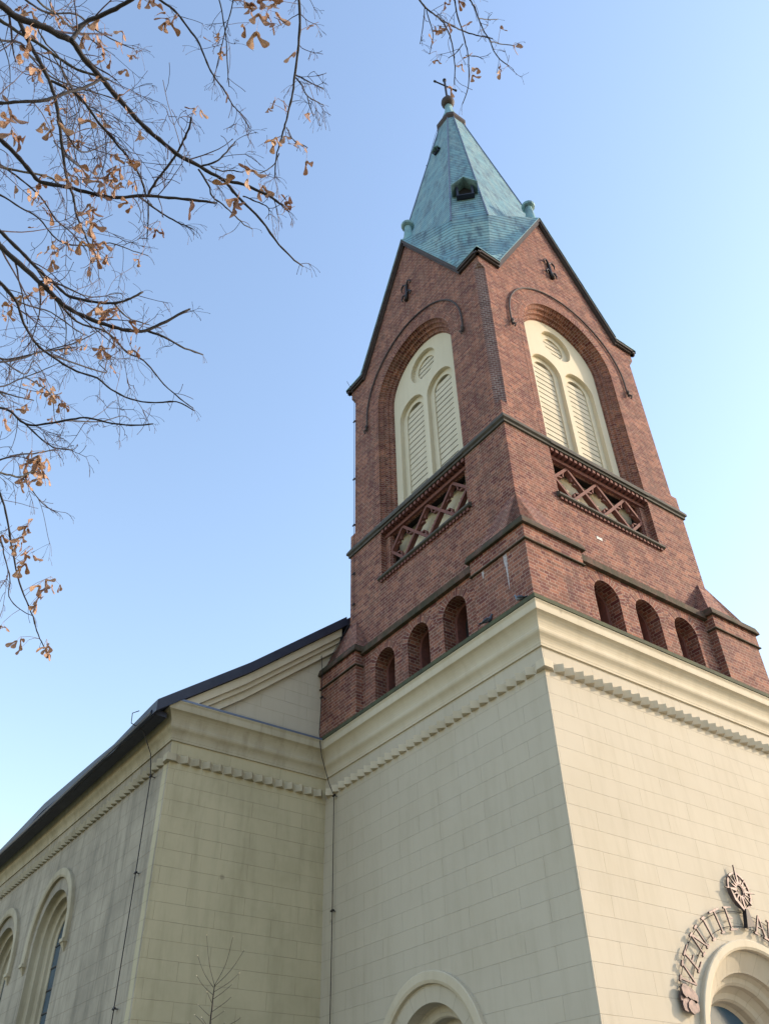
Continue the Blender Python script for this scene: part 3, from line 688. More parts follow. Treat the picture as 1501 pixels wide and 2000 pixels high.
# broached octagonal spire
BA, BBq, BZ = 3.52, 2.41, 22.64; TA, TBq, TZ = .56, .33, 39.6
def octv(a, z, b=None):   # 8 corners of the chamfered square section
    b = a*.62 if b is None else b
    return [Vector((c+x, c+y, z)) for x, y in ((-a, -b), (-b, -a), (b, -a), (a, -b), (a, b), (b, a), (-b, a), (-a, b))]
spm = MB()
B = octv(BA, BZ, BBq); Tt = octv(TA, TZ, TBq); zE = EZ+.15; zP = PKZ+.24
def rot(p, k):
    x, y = p[0]-c, p[1]-c
    for _ in range(k): x, y = -y, x
    return Vector((c+x, c+y, p[2]))
fq = (zP-BZ)/(TZ-BZ); QA = BA+(TA-BA)*fq
for k in range(4):
    V1, V2 = Vector((SV, E, zE)), Vector((W2-SV, E, zE)); P = Vector((c, E, zP)); E1 = Vector((E, E, zE)); Qp = Vector((c, c-QA, zP))
    b0, b1, b2, t0, t1, t2 = B[0], B[1], B[2], Tt[0], Tt[1], Tt[2]
    def F(*q):
        spm.poly([rot(p, k) for p in q])
    F(b1, b2, t2, t1); F(b0, b1, t1, t0)
    F(P, Qp, b1); F(P, b2, Qp)
    # flared foot: hips run from the ring down to the eave either side of the corner
    gL, gR = Vector((E, E+.30, zE)), Vector((E+.30, E, zE)); n = 6
    hL = [b0.lerp(gL, i/n)-Vector((0, 0, 1.7*math.sin(math.pi*i/n))) for i in range(n+1)]
    hR = [b1.lerp(gR, i/n)-Vector((0, 0, 1.7*math.sin(math.pi*i/n))) for i in range(n+1)]
    for i in range(n):
        F(hL[i], hR[i], hR[i+1], hL[i+1])
        e_ = P.lerp(V1, i/n), P.lerp(V1, (i+1)/n)
        F(e_[0], hR[i], hR[i+1], e_[1])
        V1m = Vector((E, SV, zE)); Pm = Vector((E, c, zP)); f_ = Pm.lerp(V1m, i/n), Pm.lerp(V1m, (i+1)/n)
        F(f_[0], f_[1], hL[i+1], hL[i])
    F(V1, gR, hR[n]) if False else None
    F(E1, gR, gL)
spire = part(spm, 'spire', COP, church, 'octagonal spire clad in green copper slates')
mb = MB()
for i in range(8): mb.tube([B[i]+(B[i]-Vector((c, c, B[i].z))).normalized()*.01, Tt[i]+(Tt[i]-Vector((c, c, Tt[i].z))).normalized()*.01], .04, 5)
part(mb, 'hip_roll', LEAD, spire)
mb = MB()
def octring(mb, prof):
    for (a1, z1), (a2, z2) in zip(prof, prof[1:]):
        p, q = octv(a1, z1), octv(a2, z2)
        for i in range(8): mb.poly([p[i], p[(i+1) % 8], q[(i+1) % 8], q[i]])
octring(mb, [(.58, 39.15), (.72, 39.4), (.74, 39.62), (.48, 39.85)]); part(mb, 'collar', FASC, spire)
mb = MB(); octring(mb, [(.52, 39.8), (.38, 40.5), (.24, 41.4), (.17, 41.9)]); mb.lathe(c, c, [(.16, 41.8), (.24, 42.0), (.16, 42.2)], 14); part(mb, 'spire_tip', COPP, spire)
mb = MB(); mb.lathe(c, c, [(0, 42.2)]+[(.41*math.sin(math.pi*i/12), 42.65-.41*math.cos(math.pi*i/12)) for i in range(1, 12)]+[(.06, 43.2), (.06, 43.25)], 20); part(mb, 'ball', FASC, spire, smooth=True)
mb = MB(); ax = Vector((.976, -.218, 0)); mb.lathe(c, c, [(.12, 43.1), (.14, 43.3), (.07, 43.5), (.07, 45.7), (.12, 45.75), (.12, 45.85), (.0, 45.95)], 10)
q = Vector((c, c, 45.0)); mb.tube([q-ax*.72, q+ax*.72], .05, 8)
for s in (-1, 1): mb.tube([q+ax*s*.66, q+ax*s*.8], .075, 8)
mb.tube([(c, c, 43.75), Vector((c, c, 43.75))+ax*.25], .03, 6); part(mb, 'cross', IRON, spire)
# dormer on the broach face towards the camera
def dormer(ang, z, sc_=1.0):
    f = (z-BZ)/(TZ-BZ); A_, B_ = BA+(TA-BA)*f, BBq+(TBq-BBq)*f; a = (A_+B_)/2*1.4142 if abs(ang-math.radians(225)) < .1 else A_
    n_ = Vector((math.cos(ang), math.sin(ang), 0)); t_ = Vector((-n_.y, n_.x, 0)); o = Vector((c, c, z))+n_*a
    G = lambda s, h, d: o+t_*s*sc_+Vector((0, 0, h*sc_))+n_*d*sc_
    mb = MB()
    for s in (-1, 1):
        mb.hexa([G(s*.40, -.1, -.4), G(s*.30, -.1, -.4), G(s*.30, -.1, .30), G(s*.40, -.1, .30), G(s*.40, .62, -.4), G(s*.30, .62, -.4), G(s*.30, .66, .30), G(s*.40, .62, .30)])
    mb.hexa([G(-.42, -.14, -.4), G(.42, -.14, -.4), G(.42, -.14, .31), G(-.42, -.14, .31), G(-.42, -.09, -.4), G(.42, -.09, -.4), G(.42, -.09, .31), G(-.42, -.09, .31)])
    dm = part(mb, 'dormer', SLATE, spire, 'small gabled louvre dormer high on the spire' if sc_ > .8 else None)
    mb = MB()
    for s in (-1, 1):
        mb.hexa([G(s*.62, .42, -.5), G(0, 1.02, -.5), G(0, 1.02, .55), G(s*.62, .42, .55), G(s*.62, .50, -.5), G(0, 1.10, -.5), G(0, 1.10, .55), G(s*.62, .50, .55)])
    part(mb, 'roof', COPP, dm)
    mb = MB(); mb.poly([G(-.32, -.08, .02), G(.32, -.08, .02), G(.32, .62, .02), G(0, .98, .02), G(-.32, .62, .02)]); part(mb, 'opening', DARK, dm)
dormer(math.radians(225), 25.1, .95); dormer(math.radians(180), 34.8, .42)
# copper shafts with knobs on the gable peaks
for T in (TL, TR, TB, TF):
    p = T(c, PKZ+.1, U-.25); mb = MB()
    mb.lathe(p.x, p.y, [(.28, PKZ), (.24, PKZ+.5), (.17, PKZ+1.35), (.16, PKZ+1.55), (.25, PKZ+1.6)], 14)
    pn = part(mb, 'pinnacle', COPP, church, 'copper shaft with a knob on a gable peak')
    mb = MB(); mb.lathe(p.x, p.y, [(.2, PKZ+1.56), (.29, PKZ+1.62), (.31, PKZ+1.75), (.22, PKZ+1.87), (0, PKZ+1.92)], 14); part(mb, 'knob', COPP, pn)

# ================================================================ lightning conductors
def conductor(name, pts, r, clamps, label, origin, n_out):
    t = thing('lightning_conductor', label, 'lightning conductor', origin, None)
    mb = MB(); mb.tube(pts, r, 5); part(mb, 'wire', IRON, t)
    for q, d in clamps:
        mb = MB(); q = Vector(q); d = Vector(d); s_ = d.cross(Vector((0, 0, 1))).normalized()
        mb.tube([q-d*.12, q+d*.03], .014, 5); mb.tube([q-s_*.07, q+s_*.07], .028, 5); mb.tube([q+Vector((0, 0, .04)), q-Vector((0, 0, .04))], .022, 5)
        part(mb, 'clamp', IRON, t)
    return t
yw = 10.2
conductor('w', [(-5.80, yw-.1, 1.42), (-5.98, yw-.1, 1.30), (-5.93, yw, 1.05), (-5.55, yw, .92), (-5.22, yw, .3), (-5.12, yw, -.35), (-5.10, yw, -2.84), (-5.09, yw, -5.9), (-5.09, yw, -11.4)], .014,
          [((-5.12, yw, -.32), (-1, 0, 0)), ((-5.10, yw, -2.86), (-1, 0, 0)), ((-5.09, yw, -5.9), (-1, 0, 0)), ((-5.09, yw, -8.9), (-1, 0, 0))], 'thin lightning wire running down the sooty nave side wall near its corner', (-5.09, yw, GZ), None)
conductor('w', [(-.40, 9.15, 4.5), (-.42, 9.05, 4.0), (-.45, 8.98, 2.8), (-.50, 8.98, 1.7), (-.46, 8.86, .9), (-.24, 8.75, .05), (-.10, 8.70, -.28), (-.09, 8.69, -3.4), (-.09, 8.7, -6.5), (-.09, 8.7, -11.4)], .012,
          [((-.10, 8.70, -.28), (-1, 0, 0)), ((-.09, 8.69, -3.42), (-1, 0, 0)), ((-.09, 8.7, -6.6), (-1, 0, 0)), ((-.45, 8.98, 2.9), (-1, 0, 0))], 'thin lightning wire hanging down the shaded tower wall beside the inner corner', (-.09, 8.7, GZ), None)
xx = .36; pts = [(xx-.25, 8.62, 17.9), (xx-.12, 8.45, 17.3)]+[(xx, 8.42-.002*i, 17.0-1.6*i) for i in range(8)]+[(xx-.14, 8.42, 5.6), (-.42, 8.6, 4.1)]
conductor('w', pts, .010, [((xx, 8.42, z), (-1, 0, 0)) for z in (15.4, 12.2, 9.9, 7.7, 6.4)], 'thin lightning wire on the far edge of the shaded brick tower face', (xx, 8.42, 4.1), None)
hp = [Vector((c-(BBq+(TBq-BBq)*f)-.15, c+(BA+(TA-BA)*f)+.32, BZ+(TZ-BZ)*f)) for f in (.99, .8, .6, .4, .2, .02)]
conductor('w', [Vector((c-.1, c+.2, 41.8))]+hp, .012, [(q, Vector((-.38, .92, 0))) for q in hp[1:5]], 'thin lightning wire held off the left edge of the copper spire', tuple(hp[-1]), None)

# ================================================================ inscription around the portal
ins = thing('wall_inscription', 'weathered bronze lettering VENITE ADOREMUS arched above the portal with a star', 'inscription', (PO[0], -.08, PO[1]))
IC = (4.98, -7.59); OI = .085; RO, RI = 2.93, 2.49
def ipt(ang, r, o=OI): a = math.radians(ang); return TR(IC[0]-r*math.sin(a), IC[1]+r*math.cos(a), o)
LET = {'V': [(-.5, 1, 0, 0), (0, 0, .5, 1)], 'E': [(-.32, 0, -.32, 1), (-.32, 1, .36, 1), (-.32, .5, .2, .5), (-.32, 0, .36, 0)], 'N': [(-.42, 0, -.42, 1), (-.42, 1, .42, 0), (.42, 0, .42, 1)],
       'I': [(0, 0, 0, 1)], 'T': [(0, 0, 0, 1), (-.42, 1, .42, 1)], 'A': [(-.5, 0, 0, 1), (0, 1, .5, 0), (-.28, .4, .28, .4)], 'D': [(-.36, 0, -.36, 1), (-.36, 1, .15, .95), (.15, .95, .42, .65), (.42, .65, .42, .35), (.42, .35, .15, .05), (.15, .05, -.36, 0)],
       'O': [(-.4, .3, -.4, .7), (-.4, .7, -.15, 1), (-.15, 1, .15, 1), (.15, 1, .4, .7), (.4, .7, .4, .3), (.4, .3, .15, 0), (.15, 0, -.15, 0), (-.15, 0, -.4, .3)],
       'R': [(-.34, 0, -.34, 1), (-.34, 1, .25, 1), (.25, 1, .36, .8), (.36, .8, .25, .52), (.25, .52, -.34, .5), (0, .5, .42, 0)], 'M': [(-.5, 0, -.45, 1), (-.45, 1, 0, .25), (0, .25, .45, 1), (.45, 1, .5, 0)],
       'U': [(-.4, 1, -.4, .3), (-.4, .3, -.15, 0), (-.15, 0, .15, 0), (.15, 0, .4, .3), (.4, .3, .4, 1)], 'S': [(.34, .85, .05, 1), (.05, 1, -.3, .85), (-.3, .85, -.25, .6), (-.25, .6, .28, .4), (.28, .4, .3, .15), (.3, .15, 0, 0), (0, 0, -.34, .15)]}
def letter(ch, ang):
    mb = MB(); H = RO-RI; a = math.radians(ang); ux, uz = -math.sin(a), math.cos(a); tx, tz = math.cos(a), math.sin(a)
    cx_, cz_ = IC[0]+ux*RI, IC[1]+uz*RI
    def q(x, y, o): x *= H*.72; y *= H; return TR(cx_+tx*x+ux*y, cz_+tz*x+uz*y, o)
    ends = {}
    for i, (x0, y0, x1, y1) in enumerate(LET[ch]):
        d = Vector((x1-x0, (y1-y0)*1.6)); d = d.normalized(); heavy = .052 if abs(d.y) > .35 and not (ch == 'N' and i != 1) else .034
        nx, ny = -d.y*heavy, d.x*heavy*.62; k = .0013*i
        mb.hexa([q(x0+nx, y0+ny, OI+.018+k), q(x1+nx, y1+ny, OI+.018+k), q(x1+nx, y1+ny, OI-.018), q(x0+nx, y0+ny, OI-.018), q(x0-nx, y0-ny, OI+.018+k), q(x1-nx, y1-ny, OI+.018+k), q(x1-nx, y1-ny, OI-.018), q(x0-nx, y0-ny, OI-.018)])
        if ch in 'VNITAM' or (ch in 'EDRU' and i == 0):
            for (x, y) in ((x0, y0), (x1, y1)):
                if y in (0, 1) and (x, y) not in ends and not (ch == 'V' and y == 0) and not (ch == 'A' and y == 1) and not (ch == 'M' and y == 1):
                    ends[(x, y)] = 1; s_ = .045
                    mb.hexa([q(x-.19, y-s_, OI+.021), q(x+.19, y-s_, OI+.021), q(x+.19, y-s_, OI-.021), q(x-.19, y-s_, OI-.021), q(x-.19, y+s_, OI+.021), q(x+.19, y+s_, OI+.021), q(x+.19, y+s_, OI-.021), q(x-.19, y+s_, OI-.021)])
    o = part(mb, 'letter', BRZ, ins, 'bronze letter '+ch)
for ch, an in zip('VENITE', (60.5, 50.6, 40.0, 29.8, 20.0, 9.2)): letter(ch, an)
for ch, an in zip('ADOREMUS', (-12, -21, -30.5, -40, -48.5, -58.5, -68.5, -77)): letter(ch, an)
mb = MB()
for r in (RO-.07, RI+.07): mb.tube([ipt(70-152*i/60, r, OI-.045) for i in range(61)], .007, 5)
for an in (66, 45, 15, -15, -45, -75): mb.tube([ipt(an, RO-.07, OI-.045), ipt(an, RO-.07, 0)], .010, 5); mb.tube([ipt(an, RI+.07, OI-.045), ipt(an, RI+.07, 0)], .010, 5)
part(mb, 'rail', IRON, ins)
def rosette(ang):
    mb = MB(); p = ipt(ang, 2.68); rr = random.Random(5)
    for k in range(7):
        a = 2*math.pi*k/7+.3; R = .13 if k % 2 else .17; cx_, cz_ = p.x+R*math.cos(a), p.z+R*math.sin(a)
        loop = [(cx_+(.12+.02*rr.random())*math.cos(t*math.pi/4+a), -p.y-.035+.02*(k % 3), cz_+(.10+.03*rr.random())*math.sin(t*math.pi/4+a)) for t in range(8)]
        mb.prism([(x, -o, z) for x, o, z in loop], (0, -.05, 0))
    part(mb, 'rosette', BRZ, ins, 'crumpled bronze flower ending the lettering')
rosette(69.5); rosette(-85)
mb = MB(); ec = (5.14, -4.26); OS = .10
loopo, loopi = circ(ec[0], ec[1], .40, 24), circ(ec[0], ec[1], .36, 24)
plate(mb, TR, loopo, [loopi], OS, .05, True); plate(mb, TR, circ(ec[0], ec[1], .17, 16), [circ(ec[0], ec[1], .115, 16)], OS+.01, .05, True)
for k in range(16):
    a = 2*math.pi*k/16; L = .56 if k % 4 == 0 else .40 if k % 2 == 0 else .34; wd = .035 if k % 4 == 0 else .022
    ca, sa = math.cos(a), math.sin(a)
    loop = [(ec[0]+.14*ca-sa*wd, ec[1]+.14*sa+ca*wd), (ec[0]+L*ca, ec[1]+L*sa), (ec[0]+.14*ca+sa*wd, ec[1]+.14*sa-ca*wd)]
    mb.prism([TR(x, z, OS-.02+.001*k) for x, z in loop], TR(0, 0, .035)-TR(0, 0, 0))
mb.tube([TR(ec[0], ec[1], OS-.02), TR(ec[0], ec[1], 0)], .02, 6)
mb.prism([TR(x, z, OS) for x, z in ((ec[0]-.40, ec[1]), (ec[0]-.33, ec[1]-.24), (ec[0]-.08, ec[1]-.46), (ec[0]-.05, ec[1]-.40), (ec[0]-.27, ec[1]-.2))], TR(0, 0, .05)-TR(0, 0, 0))
part(mb, 'star', BRZ, ins, 'pierced bronze star in a ring above the lettering')
mb = MB(); mb.prism([TR(x, z, OS-.03) for x, z in ((ec[0]-.05, ec[1]-.40), (ec[0]+.03, ec[1]-.40), (ec[0]+.11, ec[1]-.75), (ec[0]-.17, ec[1]-.80))], TR(0, 0, .10)-TR(0, 0, 0)); part(mb, 'star_foot', IRON, ins)

# ================================================================ pigeons on the cornice
def pigeon(p, head, label, m1):
    t = thing('pigeon', label, 'pigeon', p, 'pigeons on the cornice'); p = Vector(p); h = Vector((math.cos(head), math.sin(head), 0))
    def at(f, u): return p+h*f+Vector((0, 0, u))
    mb = MB(); mb.tube([at(-.11, .10), at(-.07, .115), at(0, .13), at(.06, .15), at(.095, .19), at(.105, .225), at(.115, .25), at(.13, .262), at(.15, .262), at(.158, .26)], [.012, .038, .06, .058, .042, .026, .024, .03, .022, .008], 10); part(mb, 'body', m1, t, smooth=True)
    s_ = h.cross(Vector((0, 0, 1)))
    for k in (-1, 1):
        mb = MB(); mb.tube([at(.06, .16)+s_*k*.05, at(0, .145)+s_*k*.062, at(-.08, .12)+s_*k*.045, at(-.16, .09)+s_*k*.015], [.012, .035, .028, .006], 6); part(mb, 'wing', PIG, t, smooth=True)
        mb = MB(); mb.tube([at(.01, .08)+s_*k*.025, at(.02, .0)+s_*k*.025, at(.05, .002)+s_*k*.025], [.01, .006, .005], 5); part(mb, 'leg', WOOD, t)
    mb = MB(); q = [at(-.09, .105)+s_*.02, at(-.09, .105)-s_*.02, at(-.22, .07)-s_*.04, at(-.22, .07)+s_*.04]; mb.prism(q, (0, 0, .012)); part(mb, 'tail', PIG, t)
    mb = MB(); mb.tube([at(.155, .258), at(.18, .25)], [.008, .002], 5); part(mb, 'beak', FASC, t)
pigeon((-.35, .12, 1.58), math.radians(100), 'blue grey pigeon on the mossy ledge close to the tower corner', PIG2)
pigeon((-.35, 1.32, 1.58), math.radians(-60), 'dark pigeon on the mossy ledge to the left of the corner pier', PIG)

# ================================================================ ground
mb = MB(); mb.poly([(-600, -600, GZ), (600, -600, GZ), (600, 600, GZ), (-600, 600, GZ)]); g = mb.build('ground', GRS); tag(g, 'winter grass around the church', None, 'structure')
mb = MB(); mb.poly([(-3, -22, GZ+.004), (16, -22, GZ+.004), (16, 0, GZ+.004), (-3, 0, GZ+.004)]); mb.poly([(-3, 0, GZ+.004), (0, 0, GZ+.004), (0, D, GZ+.004), (-3, D, GZ+.004)]); g = mb.build('pavement', PAVE); tag(g, 'pale paving in front of the portal', None, 'structure')
# ================================================================ maple branches hanging in from the left
rnd = random.Random(11)
def ray(x, y): return D_+R_*((x-750.5)/FPX)-U_*((y-1000)/FPX)
def up(x, y, dep): return CAM+ray(x, y)*dep
def spline(pts, sub=4):
    out = []; n = len(pts)
    for i in range(n-1):
        p0, p1, p2, p3 = pts[max(i-1, 0)], pts[i], pts[i+1], pts[min(i+2, n-1)]
        for k in range(sub):
            t = k/sub; out.append(.5*((2*p1)+(p2-p0)*t+(2*p0-5*p1+4*p2-p3)*t*t+(3*p1-p0-3*p2+p3)*t**3))
    out.append(pts[-1]); return out
TB0 = CAM+Vector((-1.35, 2.55, 0)); TB0.z = GZ
tree = thing('maple_tree', 'bare maple whose dark branches with dry tan seed clusters hang in at upper left', 'tree', tuple(TB0))
def trunkp(z): t = (z-GZ); return TB0+Vector((.10*math.sin(t*.5), .08*math.sin(t*.7+1), t))
mb = MB(); tz = [GZ-.1+.45*i for i in range(22)]
mb.tube([trunkp(z) for z in tz], [.21*(1-.035*i)*(1.35 if i == 0 else 1) for i in range(22)], 12); part(mb, 'trunk', BARK2, tree, smooth=True)
# limbs traced as (width px start, end, depth start, end, lichen?, points)
L = [
 (15, 4, 2.35, 2.7, 0, [(-40, -4), (0, 8), (35, 35), (80, 50), (115, 68), (140, 80), (165, 115), (195, 150), (225, 185), (265, 230), (300, 263), (345, 300), (390, 325), (435, 350), (475, 360), (520, 380), (545, 396), (562, 412)]),
 (9, 8, 2.42, 2.5, 0, [(140, 78), (165, 45), (200, 30), (235, 12), (275, -12)]),
 (9, 3, 2.4, 2.6, 0, [(35, 35), (55, 80), (75, 115), (95, 155), (110, 200), (117, 250), (123, 300), (130, 345), (142, 380), (150, 420), (165, 455), (175, 480)]),
 (6, 3.5, 2.45, 2.7, 0, [(100, 158), (130, 172), (160, 195), (190, 235), (215, 265), (240, 295), (262, 325), (277, 352), (284, 378)]),
 (6.5, 5.5, 2.2, 2.3, 0, [(-40, 198), (0, 201), (40, 199), (90, 195), (135, 180), (165, 172), (195, 156)]),
 (10, 4.5, 2.6, 2.75, 0, [(-40, 232), (-10, 262), (30, 300), (60, 335), (80, 355), (130, 365), (180, 378), (230, 386), (285, 382), (330, 386), (380, 391), (420, 396)]),
 (5, 4, 2.7, 2.5, 0, [(290, 380), (305, 355), (320, 335), (345, 300), (358, 275), (370, 250), (374, 230)]),
 (4.5, 2, 2.72, 2.85, 0, [(272, 384), (300, 405), (330, 425), (360, 440), (378, 448)]),
 (8.5, 4, 2.7, 2.9, 0, [(-40, 405), (-10, 440), (10, 460), (40, 490), (80, 530), (115, 562), (135, 578), (185, 590), (225, 592), (255, 583), (278, 571)]),
 (12, 5, 2.6, 2.8, 0, [(-45, 420), (-10, 465), (10, 490), (50, 525), (100, 572), (130, 600), (170, 620), (210, 635), (250, 645), (285, 645), (325, 627), (367, 605)]),
 (5, 3, 2.8, 2.9, 0, [(285, 645), (320, 658), (360, 680), (396, 692)]),
 (4, 2, 2.9, 3.0, 0, [(225, 594), (240, 612), (258, 624), (290, 634)]),
 (6, 2.5, 2.9, 3.1, 0, [(-40, 515), (-5, 545), (30, 585), (45, 625), (60, 655), (80, 680), (115, 705), (150, 725), (190, 738), (210, 755), (245, 775), (290, 786), (345, 785), (377, 801)]),
 (4.5, 2, 2.75, 3.1, 0, [(105, 577), (150, 628), (200, 645), (225, 662), (250, 690), (275, 700), (300, 725), (320, 750), (360, 785), (377, 797)]),
 (5, 3, 2.9, 3.1, 0, [(-40, 790), (-5, 795), (20, 803), (50, 828), (90, 828), (140, 819), (170, 816), (210, 825), (255, 831), (297, 828)]),
 (3.5, 2.5, 3.0, 3.1, 0, [(50, 828), (75, 852), (105, 874), (140, 878)]),
 (4, 2.5, 3.0, 3.2, 0, [(-40, 915), (-5, 900), (35, 888), (75, 885), (108, 877)]),
 (4.5, 3, 3.0, 3.2, 1, [(-40, 915), (-5, 922), (20, 928), (40, 932), (62, 921), (78, 918)]),
 (2.6, 1.6, 3.2, 3.3, 0, [(46, 935), (65, 960), (85, 985), (112, 1001)]),
 (4.5, 2, 3.1, 3.4, 0, [(-40, 880), (-5, 950), (12, 1000), (22, 1060), (35, 1125), (48, 1165), (65, 1205), (75, 1240), (86, 1262)]),
 (3, 1.5, 3.3, 3.5, 0, [(-30, 980), (0, 1050), (10, 1090), (20, 1130), (18, 1165), (40, 1190), (65, 1203)]),
 (6, 2.4, 2.7, 3.0, 0, [(560, -160), (576, -80), (583, -10), (585, 60), (580, 110), (575, 150), (572, 180), (563, 220), (555, 250), (547, 278), (540, 305), (536, 345)]),
 (3.2, 2, 2.9, 2.95, 0, [(578, 147), (592, 154), (605, 161), (632, 174)]),
 (3.2, 1.8, 2.9, 2.95, 0, [(578, 152), (590, 168), (600, 188), (618, 198), (632, 206)]),
 (2.4, 1.8, 2.95, 3, 0, [(600, 188), (604, 205), (612, 226)]),
 (2.4, 1.8, 2.95, 3, 0, [(560, 250), (570, 270), (582, 279), (600, 288)]),
 (2.4, 1.8, 2.95, 3, 0, [(545, 300), (537, 318), (525, 330), (509, 338)]),
 (5, 2, 2.9, 3.1, 0, [(240, -110), (270, -50), (300, -10), (340, 20), (360, 45), (385, 78), (397, 105), (412, 140), (430, 165), (445, 188), (456, 207), (470, 222), (487, 250)]),
 (3, 1.8, 3.0, 3.1, 0, [(395, -110), (412, -50), (427, -5), (437, 45), (442, 80), (444, 130), (447, 168)]),
 (3, 1.6, 3.0, 3.1, 0, [(470, -110), (460, -40), (452, 15), (440, 60), (428, 110), (417, 160)]),
 (4, 2, 3.2, 3.5, 0, [(740, -150), (785, -50), (815, -5), (830, 14), (850, 30), (862, 40), (874, 60), (881, 80), (885, 104), (888, 130), (887, 164)]),
 (3, 2.2, 3.4, 3.5, 0, [(860, 38), (886, 52), (902, 60), (930, 69), (959, 75)]),
 (3.4, 1.8, 3.2, 3.5, 0, [(870, -140), (880, -50), (888, 4), (893, 32), (902, 58), (909, 88), (914, 112), (914, 168), (903, 203)]),
 (3.4, 1.8, 3.2, 3.5, 0, [(880, -140), (903, -50), (918, 0), (926, 14), (933, 34), (942, 56), (956, 80), (966, 104), (980, 120), (994, 129)]),
 (2.2, 1.4, 3.3, 3.5, 0, [(829, 14), (826, 48), (820, 86)]), (2.2, 1.4, 3.3, 3.5, 0, [(832, 20), (842, 52), (845, 72), (838, 106)]),
 (2.2, 1.6, 3.3, 3.5, 0, [(933, 35), (950, 38), (972, 38)]), (2.2, 1.6, 3.4, 3.5, 0, [(956, 80), (978, 86), (1001, 89)]),
 (2.2, 1.4, 3.4, 3.5, 0, [(910, 108), (930, 110), (942, 115)]), (2, 1.4, 3.4, 3.5, 0, [(903, 86), (890, 104), (876, 113)]),
 (7, 4.5, 3.0, 3.2, 1, [(-40, 22), (0, 40), (35, 62), (75, 85), (110, 110), (150, 135), (190, 148), (212, 155)]),
 (5, 2, 3.1, 3.5, 0, [(-40, -40), (30, -14), (65, 10), (95, 25), (150, 28), (175, 50), (215, 75), (260, 95)]),
 (5, 2.5, 3.2, 3.6, 1, [(20, -80), (60, -20), (85, 12), (110, 26), (135, 50), (170, 72), (210, 100)]),
 (5, 2, 3.3, 3.8, 0, [(-40, 60), (0, 78), (40, 84), (60, 110), (100, 150), (150, 170), (200, 185), (245, 200)]),
 (3.5, 1.6, 2.6, 3.0, 0, [(68, 45), (90, 85), (115, 112), (122, 140), (135, 165), (160, 200), (190, 215), (210, 245)]),
 (6, 2, 3.0, 3.4, 1, [(-40, 300), (0, 325), (60, 338), (95, 345), (120, 362), (150, 372)]),
 (4.5, 2, 3.1, 3.5, 0, [(-40, 310), (0, 322), (40, 350), (80, 385), (110, 430), (140, 455), (170, 490)]),
 (4, 1.6, 3.3, 3.7, 0, [(-40, 370), (0, 380), (40, 405), (75, 425), (115, 470), (165, 480), (215, 475), (260, 490), (290, 500)]),
 (4, 2, 3.0, 3.3, 0, [(-40, 525), (-5, 550), (30, 585), (60, 598), (100, 610), (150, 645), (168, 655)]),
 (4, 1.6, 3.2, 3.5, 0, [(-40, 660), (0, 700), (50, 695), (90, 685), (140, 672), (178, 655), (205, 640)]),
 (4.5, 2, 3.1, 3.4, 0, [(-40, 695), (0, 707), (50, 698), (75, 688), (110, 683), (150, 678)]),
 (3.5, 1.5, 3.2, 3.6, 0, [(-40, 735), (0, 755), (40, 740), (80, 725), (118, 708)]),
 (4, 2, 3.3, 3.6, 0, [(-40, 750), (0, 765), (35, 775), (66, 782)]),
 (6, 2.4, 2.62, 2.8, 0, [(437, 351), (465, 385), (510, 430), (545, 478), (575, 508), (592, 520)]), (4, 1.8, 2.6, 2.75, 0, [(388, 331), (408, 362), (414, 383), (435, 400), (460, 422), (478, 440), (492, 447)]),
 (4, 2.2, 2.6, 2.5, 0, [(392, 325), (420, 316), (440, 300), (452, 285), (459, 277)]), (3, 2, 2.6, 2.55, 0, [(412, 325), (430, 334), (450, 333), (473, 336)]), (3.2, 2.2, 2.7, 2.75, 0, [(289, 392), (290, 430), (287, 470)]),
 (3, 2, 2.65, 2.7, 0, [(475, 383), (500, 394), (520, 402), (527, 412)]),
]
polys = []; KN = []
for i, (w0, w1, d0, d1, li, pts) in enumerate(L):
    q = spline([Vector((x, y, 0)) for x, y in pts], 4); n = len(q)
    P3 = []; R3 = []
    for k, v in enumerate(q):
        t = k/(n-1); dep = d0+(d1-d0)*t+.05*math.sin(3*t+i); P3.append(up(v.x, v.y, dep)+Vector([rnd.uniform(-1, 1)*.0012 for _ in range(3)])); R3.append((w0+(w1-w0)*t)*.5*dep/FPX)
    off = pts[0][0] < -20 or pts[0][1] < -60
    if off:     # continue out of sight to the trunk
        a = P3[0]
        if pts[0][1] < -60:
            tp = trunkp(-1.9-.04*i); x0 = pts[0][0]
            pre = spline([tp, up(-160, -520, 3.3), up(x0*.55-40, -420-3*(i % 7), 3.1), up(x0-30, min(-260, pts[0][1]-90), 3.0), a], 3)[:-1]
        else:
            hz = min(max(a.z-.1-.02*(i % 5), -9.0), -2.6); tp = trunkp(hz); pre = []
            for k in range(6):
                t = k/6; m_ = tp.lerp(a, t); m_ += (R_*-.12+Vector((0, 0, .1)))*math.sin(math.pi*t); pre.append(m_)
        n0 = len(pre)
        P3 = pre+P3; R3 = [R3[0]*(1.7-.7*k/n0) for k in range(n0)]+R3
    else: n0 = 0
    polys.append((P3, R3, n0, li, i))
def rv(): return Vector([rnd.gauss(0, 1) for _ in range(3)])
def bud(mb, p, d, s):
    mb.tube([p-d*s*.6, p, p+d*s, p+d*s*1.8], [s*.35, s*.62, s*.6, s*.1], 5)
